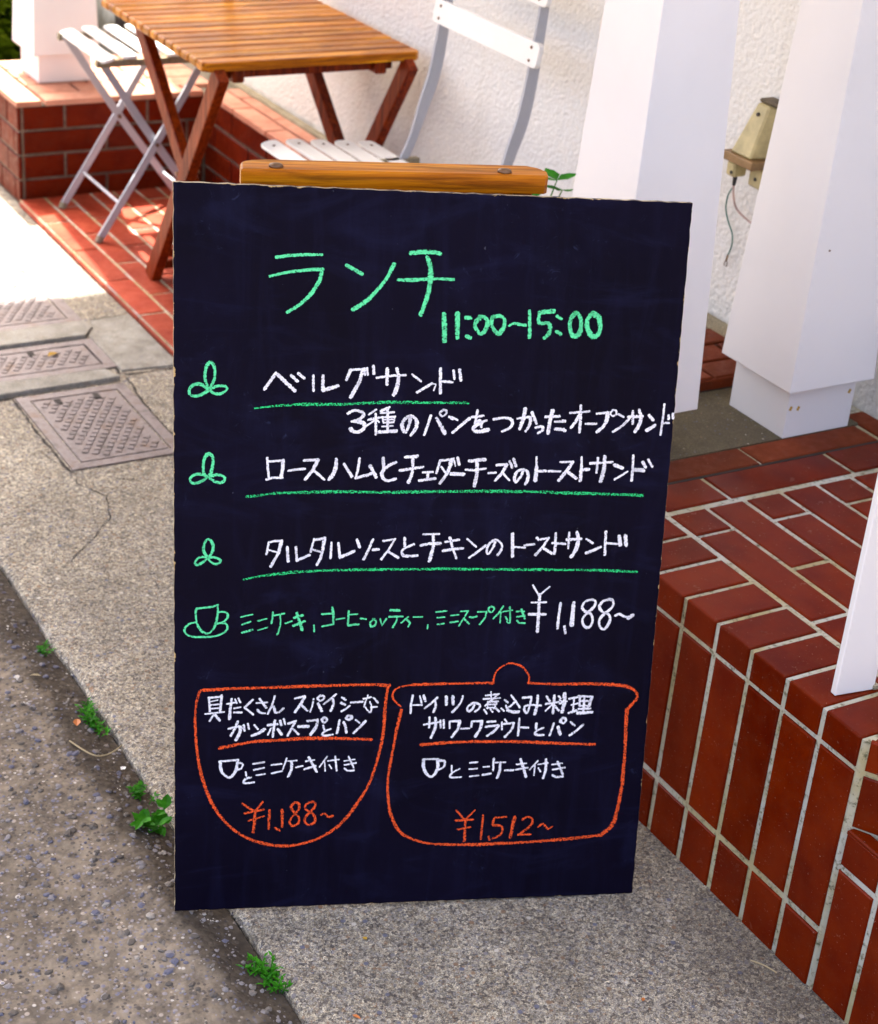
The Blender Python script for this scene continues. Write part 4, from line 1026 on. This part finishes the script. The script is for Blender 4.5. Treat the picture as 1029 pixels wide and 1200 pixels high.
LBL = {'lunch_title': 'green katakana heading and opening hours', 'set_price': 'white price 1,188 yen', 'bowl_outline': 'orange outline of a soup bowl', 'pot_outline': 'orange outline of a lidded pot',
       'cup_drawing': 'green cup on a saucer', 'bowl_price': 'orange price 1,188 yen', 'pot_price': 'orange price 1,512 yen', 'leaf_drawing': 'green three-leaf sprigs'}
layer = 0
CH2 = []
for nm, colr, body_ in CHALK:
    if nm in ('leaf_drawing', 'menu_underline', 'bowl_underline', 'pot_underline'):
        parts_ = body_.split(';'); n_ = 3 if nm == 'leaf_drawing' else 2
        CH2 += [(nm, colr, ';'.join(parts_[i:i+n_])) for i in range(0, len(parts_), n_)]
    else: CH2.append((nm, colr, body_))
for nm, colr, body_ in CH2:
    CV = []; CT = []; CF = []
    for st in body_.split(';'):
        head, nums = st.split(':')
        sm_ = head[0] == 's'; wd = float(head.lstrip('s'))*1e-4
        if nm in ('menu_underline', 'bowl_outline', 'pot_outline', 'bowl_underline', 'pot_underline'): wd *= 1.18
        elif nm not in ('bowl_outline', 'pot_outline', 'bowl_underline', 'pot_underline'): wd *= 1.04
        v = [float(q)*1e-4 for q in nums.split(',')]
        P = [Vector((v[i], v[i+1], 0)) for i in range(0, len(v), 2)]
        if sm_ and len(P) > 2: P = smooth(P, 7)
        # resample
        Q = [P[0]]
        for p, q in zip(P[:-1], P[1:]):
            L = (q-p).length; n_ = max(1, int(L/.0035))
            for k in range(1, n_+1): Q.append(p.lerp(q, k/n_))
        # extend for round caps
        layer += 1
        z = .0002+(layer % 24)*.00001
        Lc = [0]
        for p, q in zip(Q[:-1], Q[1:]): Lc.append(Lc[-1]+(q-p).length)
        prev = None
        nq = len(Q)
        t0 = (Q[1]-Q[0]).normalized() if nq > 1 else Vector((1, 0, 0)); t1 = (Q[-1]-Q[-2]).normalized() if nq > 1 else t0
        chain = [(Q[0]-t0*wd*.45, .55, 1.0), (Q[0]-t0*wd*.25, .85, .4)]+[(q, 1, 0) for q in Q]+[(Q[-1]+t1*wd*.25, .85, .4), (Q[-1]+t1*wd*.45, .55, 1.0)]
        for i, (q, sc_, cap) in enumerate(chain):
            a = chain[max(0, i-1)][0]; c = chain[min(len(chain)-1, i+1)][0]
            t = (c-a).normalized(); nrm = Vector((-t.y, t.x, 0))
            jit_ = .98+.13*math.sin(i*.23+layer*1.7)+.04*math.sin(i*.7+layer)+random.uniform(-.05, .05)
            hw = wd*.5*sc_*jit_*1.12
            row = []
            for s_ in (-1, -.5, 0, .5, 1):
                row.append(len(CV)); CV.append((q.x+nrm.x*hw*s_, q.y+nrm.y*hw*s_, z)); CT.append(max(abs(s_), cap*.9))
            if prev:
                for k in range(4): CF.append((prev[k+1], prev[k], row[k], row[k+1]))
            prev = row
    me = mesh_from(CV, CF, nm)
    if me.polygons[0].normal.z < 0: me.flip_normals()
    ul = me.uv_layers.new(name='st')
    for lp in me.loops:
        ul.data[lp.index].uv = (0, CT[lp.vertex_index])
    o = obj(nm, me, CM['gl' if nm == 'menu_underline' else colr], board)
    if nm in LBL: o['label'] = LBL[nm]

# ================================================================ PLANTS, LITTER, GRIT
def leaf(b, p, d, n, L, W, curl=.2):
    d = Vector(d).normalized(); n = Vector(n); sx = d.cross(n).normalized(); n = sx.cross(d)
    p = Vector(p)
    a = [b.verts.new(p), b.verts.new(p+d*L*.35+sx*W/2+n*curl*L*.15), b.verts.new(p+d*L*.35-sx*W/2+n*curl*L*.15), b.verts.new(p+d*L*.7+sx*W*.36+n*curl*L*.05), b.verts.new(p+d*L*.7-sx*W*.36+n*curl*L*.05), b.verts.new(p+d*L-n*curl*L*.25), b.verts.new(p+d*L*.38-n*W*.08), b.verts.new(p+d*L*.7-n*W*.08-n*curl*L*.05)]
    for f in ((0, 1, 6), (0, 6, 2), (1, 3, 7, 6), (6, 7, 4, 2), (3, 5, 7), (7, 5, 4)):
        b.faces.new([a[i] for i in f])
def weed(label, x, y, n, spread, h, L, W, along=1.0, z=-.006):
    m = MB()
    for i in range(n):
        px = random.gauss(0, spread*.35); py = random.gauss(0, spread*along)
        a = random.uniform(0, 2*math.pi)
        st = Vector((px, py, 0)); tip = st+Vector((math.cos(a)*h*.6, math.sin(a)*h*.6, h*random.uniform(.4, 1)))
        m.tube([st, st.lerp(tip, .5)+Vector((0, 0, h*.1)), tip], [.0007, .0006, .0003], 4)
        for k in range(random.randint(6, 10)):
            q = st.lerp(tip, random.uniform(.25, 1)); a2 = random.uniform(0, 2*math.pi)
            leaf(m.bm, q, (math.cos(a2), math.sin(a2), random.uniform(-.1, .8)), (0, 0, 1), L*random.uniform(.6, 1.2), W*random.uniform(.7, 1.2))
    return tag(obj('weed', m.mesh(), M_WEED, mw=T(x, y, z)), label, 'weed', 'small green weeds in the gutter line')
weed('smallest green weed, topmost in the gutter line left of the board', .722, 2.262, 7, .011, .015, .009, .003)
weed('long trailing patch of green weeds along the pavement edge', .722, 2.055, 26, .011, .017, .010, .0034, 2.3)
weed('small tuft of weeds below the trailing patch, left of the board', .722, 1.868, 11, .011, .014, .009, .0032, 1.1)
weed('broad-leaved seedling half hidden by the left edge of the board', .716, 1.790, 5, .014, .03, .022, .013)
weed('bushy tuft of green weeds at the pavement edge below the board', .731, 1.468, 26, .014, .018, .0095, .0032, .95, -.008)

# leafy plant behind the board
pp = thing('potted_plant', 'bright green leafy plant just showing behind the right end of the bar', 'plant', (1.545, 2.27, H+.024))
m = MB()
prf = [(.045, 0), (.06, .09), (.064, .09), (.064, .10), (.055, .10), (.052, .085)]
vv = [[m.bm.verts.new((r*math.cos(a*math.pi/8), r*math.sin(a*math.pi/8), z)) for a in range(16)] for r, z in prf]
for p, q in zip(vv[:-1], vv[1:]):
    for k in range(16): m.bm.faces.new((p[k], p[(k+1) % 16], q[(k+1) % 16], q[k]))
m.bm.faces.new(vv[0][::-1]); m.bm.faces.new(vv[-1])
obj('pot', m.mesh(), M_TILE_T, pp)
m = MB()
for i in range(26):
    a = random.uniform(0, 2*math.pi); rr = random.uniform(.02, .10); hh = random.uniform(.14, .27)
    tip = Vector((math.cos(a)*rr, math.sin(a)*rr, hh))
    m.tube([(0, 0, .085), (tip.x*.3, tip.y*.3, hh*.7), tip], [.002, .0015, .001], 5)
    for k in range(3):
        a2 = random.uniform(0, 2*math.pi)
        leaf(m.bm, tip, (math.cos(a2), math.sin(a2), .3), (0, 0, 1), .038, .026)
obj('foliage', m.mesh(), M_IVY, pp)

# hedge behind the planter
hg = thing('hedge', 'yellow-green hedge behind the far pillar at the top left corner', 'hedge', (1.9, 5.75, -.05))
m = MB()
for i in range(15000):
    x = random.uniform(-.9, 1.1); y = random.uniform(-.30, .35)*(1+.15*math.sin(x*9)); z = random.uniform(-.0, 1.0+.1*math.sin(x*7))*random.random()**.35
    a = random.uniform(0, 2*math.pi)
    leaf(m.bm, (x, y, z), (math.cos(a), math.sin(a)-.4, random.uniform(-.3, .7)), (0, -.3, 1), random.uniform(.03, .055), random.uniform(.015, .026))
obj('leaves', m.mesh(), M_HEDGE, hg, kind='stuff')
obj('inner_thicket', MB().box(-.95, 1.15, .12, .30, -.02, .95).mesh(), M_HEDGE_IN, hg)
for i in range(8):
    x = -.8+i*.24
    obj('stem', MB().tube([(x, 0, 0), (x+.03, .02, .4), (x-.02, 0, .9)], [.014, .011, .006], 6).mesh(), M_SOIL, hg)
fp = thing('fence_post', 'dark slim post standing by the hedge behind the far chair', 'post', (1.93, 5.10, -.05))
obj('post', MB().box(-.022, .022, -.02, .02, 0, 1.1, ch=.002).mesh(), M_GLASSDARK, fp)
obj('cap', MB().box(-.027, .027, -.025, .025, 1.1, 1.115, ch=.003).mesh(), M_GLASSDARK, fp)

# grit on the asphalt
ico = []
phi = (1+5**.5)/2
iv = [Vector(v).normalized() for v in ((-1, phi, 0), (1, phi, 0), (-1, -phi, 0), (1, -phi, 0), (0, -1, phi), (0, 1, phi), (0, -1, -phi), (0, 1, -phi), (phi, 0, -1), (phi, 0, 1), (-phi, 0, -1), (-phi, 0, 1))]
fi = ((0, 11, 5), (0, 5, 1), (0, 1, 7), (0, 7, 10), (0, 10, 11), (1, 5, 9), (5, 11, 4), (11, 10, 2), (10, 7, 6), (7, 1, 8), (3, 9, 4), (3, 4, 2), (3, 2, 6), (3, 6, 8), (3, 8, 9), (4, 9, 5), (2, 4, 11), (6, 2, 10), (8, 6, 7), (9, 8, 1))
def grit(name, label, n, xr, yr, rr, m, zf, flat=.55):
    V = []; Fc = []
    for i in range(n):
        x = random.uniform(*xr); y = random.uniform(*yr)
        r = rr[0]+(rr[1]-rr[0])*random.random()**3
        s = Vector((r*random.uniform(.7, 1.3), r*random.uniform(.7, 1.3), r*flat*random.uniform(.6, 1.2)))
        q = Matrix.Rotation(random.uniform(0, 6.28), 3, 'Z')
        base = len(V); c = Vector((x, y, zf(x, y)+s.z*random.uniform(-.25, .35)))
        for v in iv:
            w_ = Vector((v.x*s.x, v.y*s.y, v.z*s.z))*random.uniform(.82, 1.15)
            V.append(c+q @ w_)
        Fc += [tuple(a+base for a in f) for f in fi]
    return obj(name, mesh_from(V, Fc), m, kind='stuff')
def pebmat(name, stops, sc_):
    k = NT(name, .8, .3)
    co = k.coords(); vc = k.voro(co, sc_, out='Color'); sx = k.n('ShaderNodeSeparateColor'); k.l(vc, sx.inputs[0])
    k.color(k.mix(k.math('MULTIPLY', k.noise(co, 500, 3), .5), k.ramp(sx.outputs[0], stops, 'CONSTANT'), (.08, .07, .06)))
    return k.m
M_G1 = pebmat('street_grit', [(0, (.10, .085, .07)), (.3, (.19, .165, .14)), (.5, (.12, .12, .17)), (.72, (.24, .22, .22)), (.92, (.36, .32, .27)), (.985, (.6, .56, .5))], 70)
tag(grit('gravel', None, 6500, (.05, .725), (1.05, 2.75), (.0012, .0066), M_G1, road_z), 'small grey and bluish stones bedded in the worn asphalt', 'gravel')
tag(grit('grit', None, 900, (.69, .745), (1.05, 2.75), (.0008, .0036), M_G1, lambda x, y: road_z(x, y)), 'loose grit gathered in the dark gutter line', 'grit')
tag(grit('sand', None, 500, (.76, 1.32), (1.0, 2.6), (.0005, .0016), M_G1, lambda x, y: 0.0), 'sparse sand grains on the concrete pavement', 'sand')

def fallen(name, label, cat, x, y, z, m, L, W, rz, grp='fallen leaves and petals on the ground'):
    mb_ = MB(); leaf(mb_.bm, (0, 0, .0015), (1, 0, .05), (0, 0, 1), L, W, .5)
    o = obj(name, mb_.mesh(), m, mw=T(x, y, z) @ Matrix.Rotation(rz, 4, 'Z'))
    return tag(o, label, cat, grp)
fallen('fallen_leaf', 'yellow leaf lying on the middle iron cover', 'leaf', 1.085, 3.315, .006, M_LEAF_Y, .03, .016, .4)
fallen('fallen_leaf', 'orange-brown leaf beside the trailing weeds', 'leaf', .695, 2.035, .006, M_LEAF_O, .020, .011, 1.2)
fallen('fallen_leaf', 'small yellow petal on the pavement at the foot of the tiled platform', 'leaf', 1.270, 1.500, .001, M_LEAF_Y, .009, .007, .3)
fallen('fallen_leaf', 'yellow fleck on the pavement just below the board', 'leaf', .868, 1.470, .001, M_LEAF_Y, .007, .006, 2)
fallen('fallen_leaf', 'orange leaf scrap on the pavement right of the bushy weed', 'leaf', .792, 1.362, .001, M_LEAF_O, .012, .005, -1)
fallen('fallen_leaf', 'tiny orange scrap lowest in the picture on the pavement', 'leaf', 1.12, 1.235, .001, M_LEAF_O, .007, .005, .8)
fallen('fallen_leaf', 'pale straw-coloured leaf on the asphalt below the smallest weed', 'leaf', .690, 2.175, .008, M_STRAW, .018, .006, 2.6)
fallen('fallen_leaf', 'white petal above the small tuft of weeds', 'leaf', .716, 1.915, .004, M_WHITE2, .010, .008, .5)
tag(obj('dry_stalk', MB().tube(smooth([(.672, 2.000, .011), (.690, 1.958, .010), (.712, 1.955, .006), (.738, 1.968, .006)]), .0011, 6).mesh(), M_STRAW), 'thin curved dry stalk lying across the gutter line', 'stalk')
tag(obj('dry_stalk', MB().tube(smooth([(1.288, 1.238, .001), (1.298, 1.222, .0015), (1.304, 1.206, .001)]), .0009, 6).mesh(), M_STRAW), 'short dry stalk at the foot of the tiles near the bottom right', 'stalk')
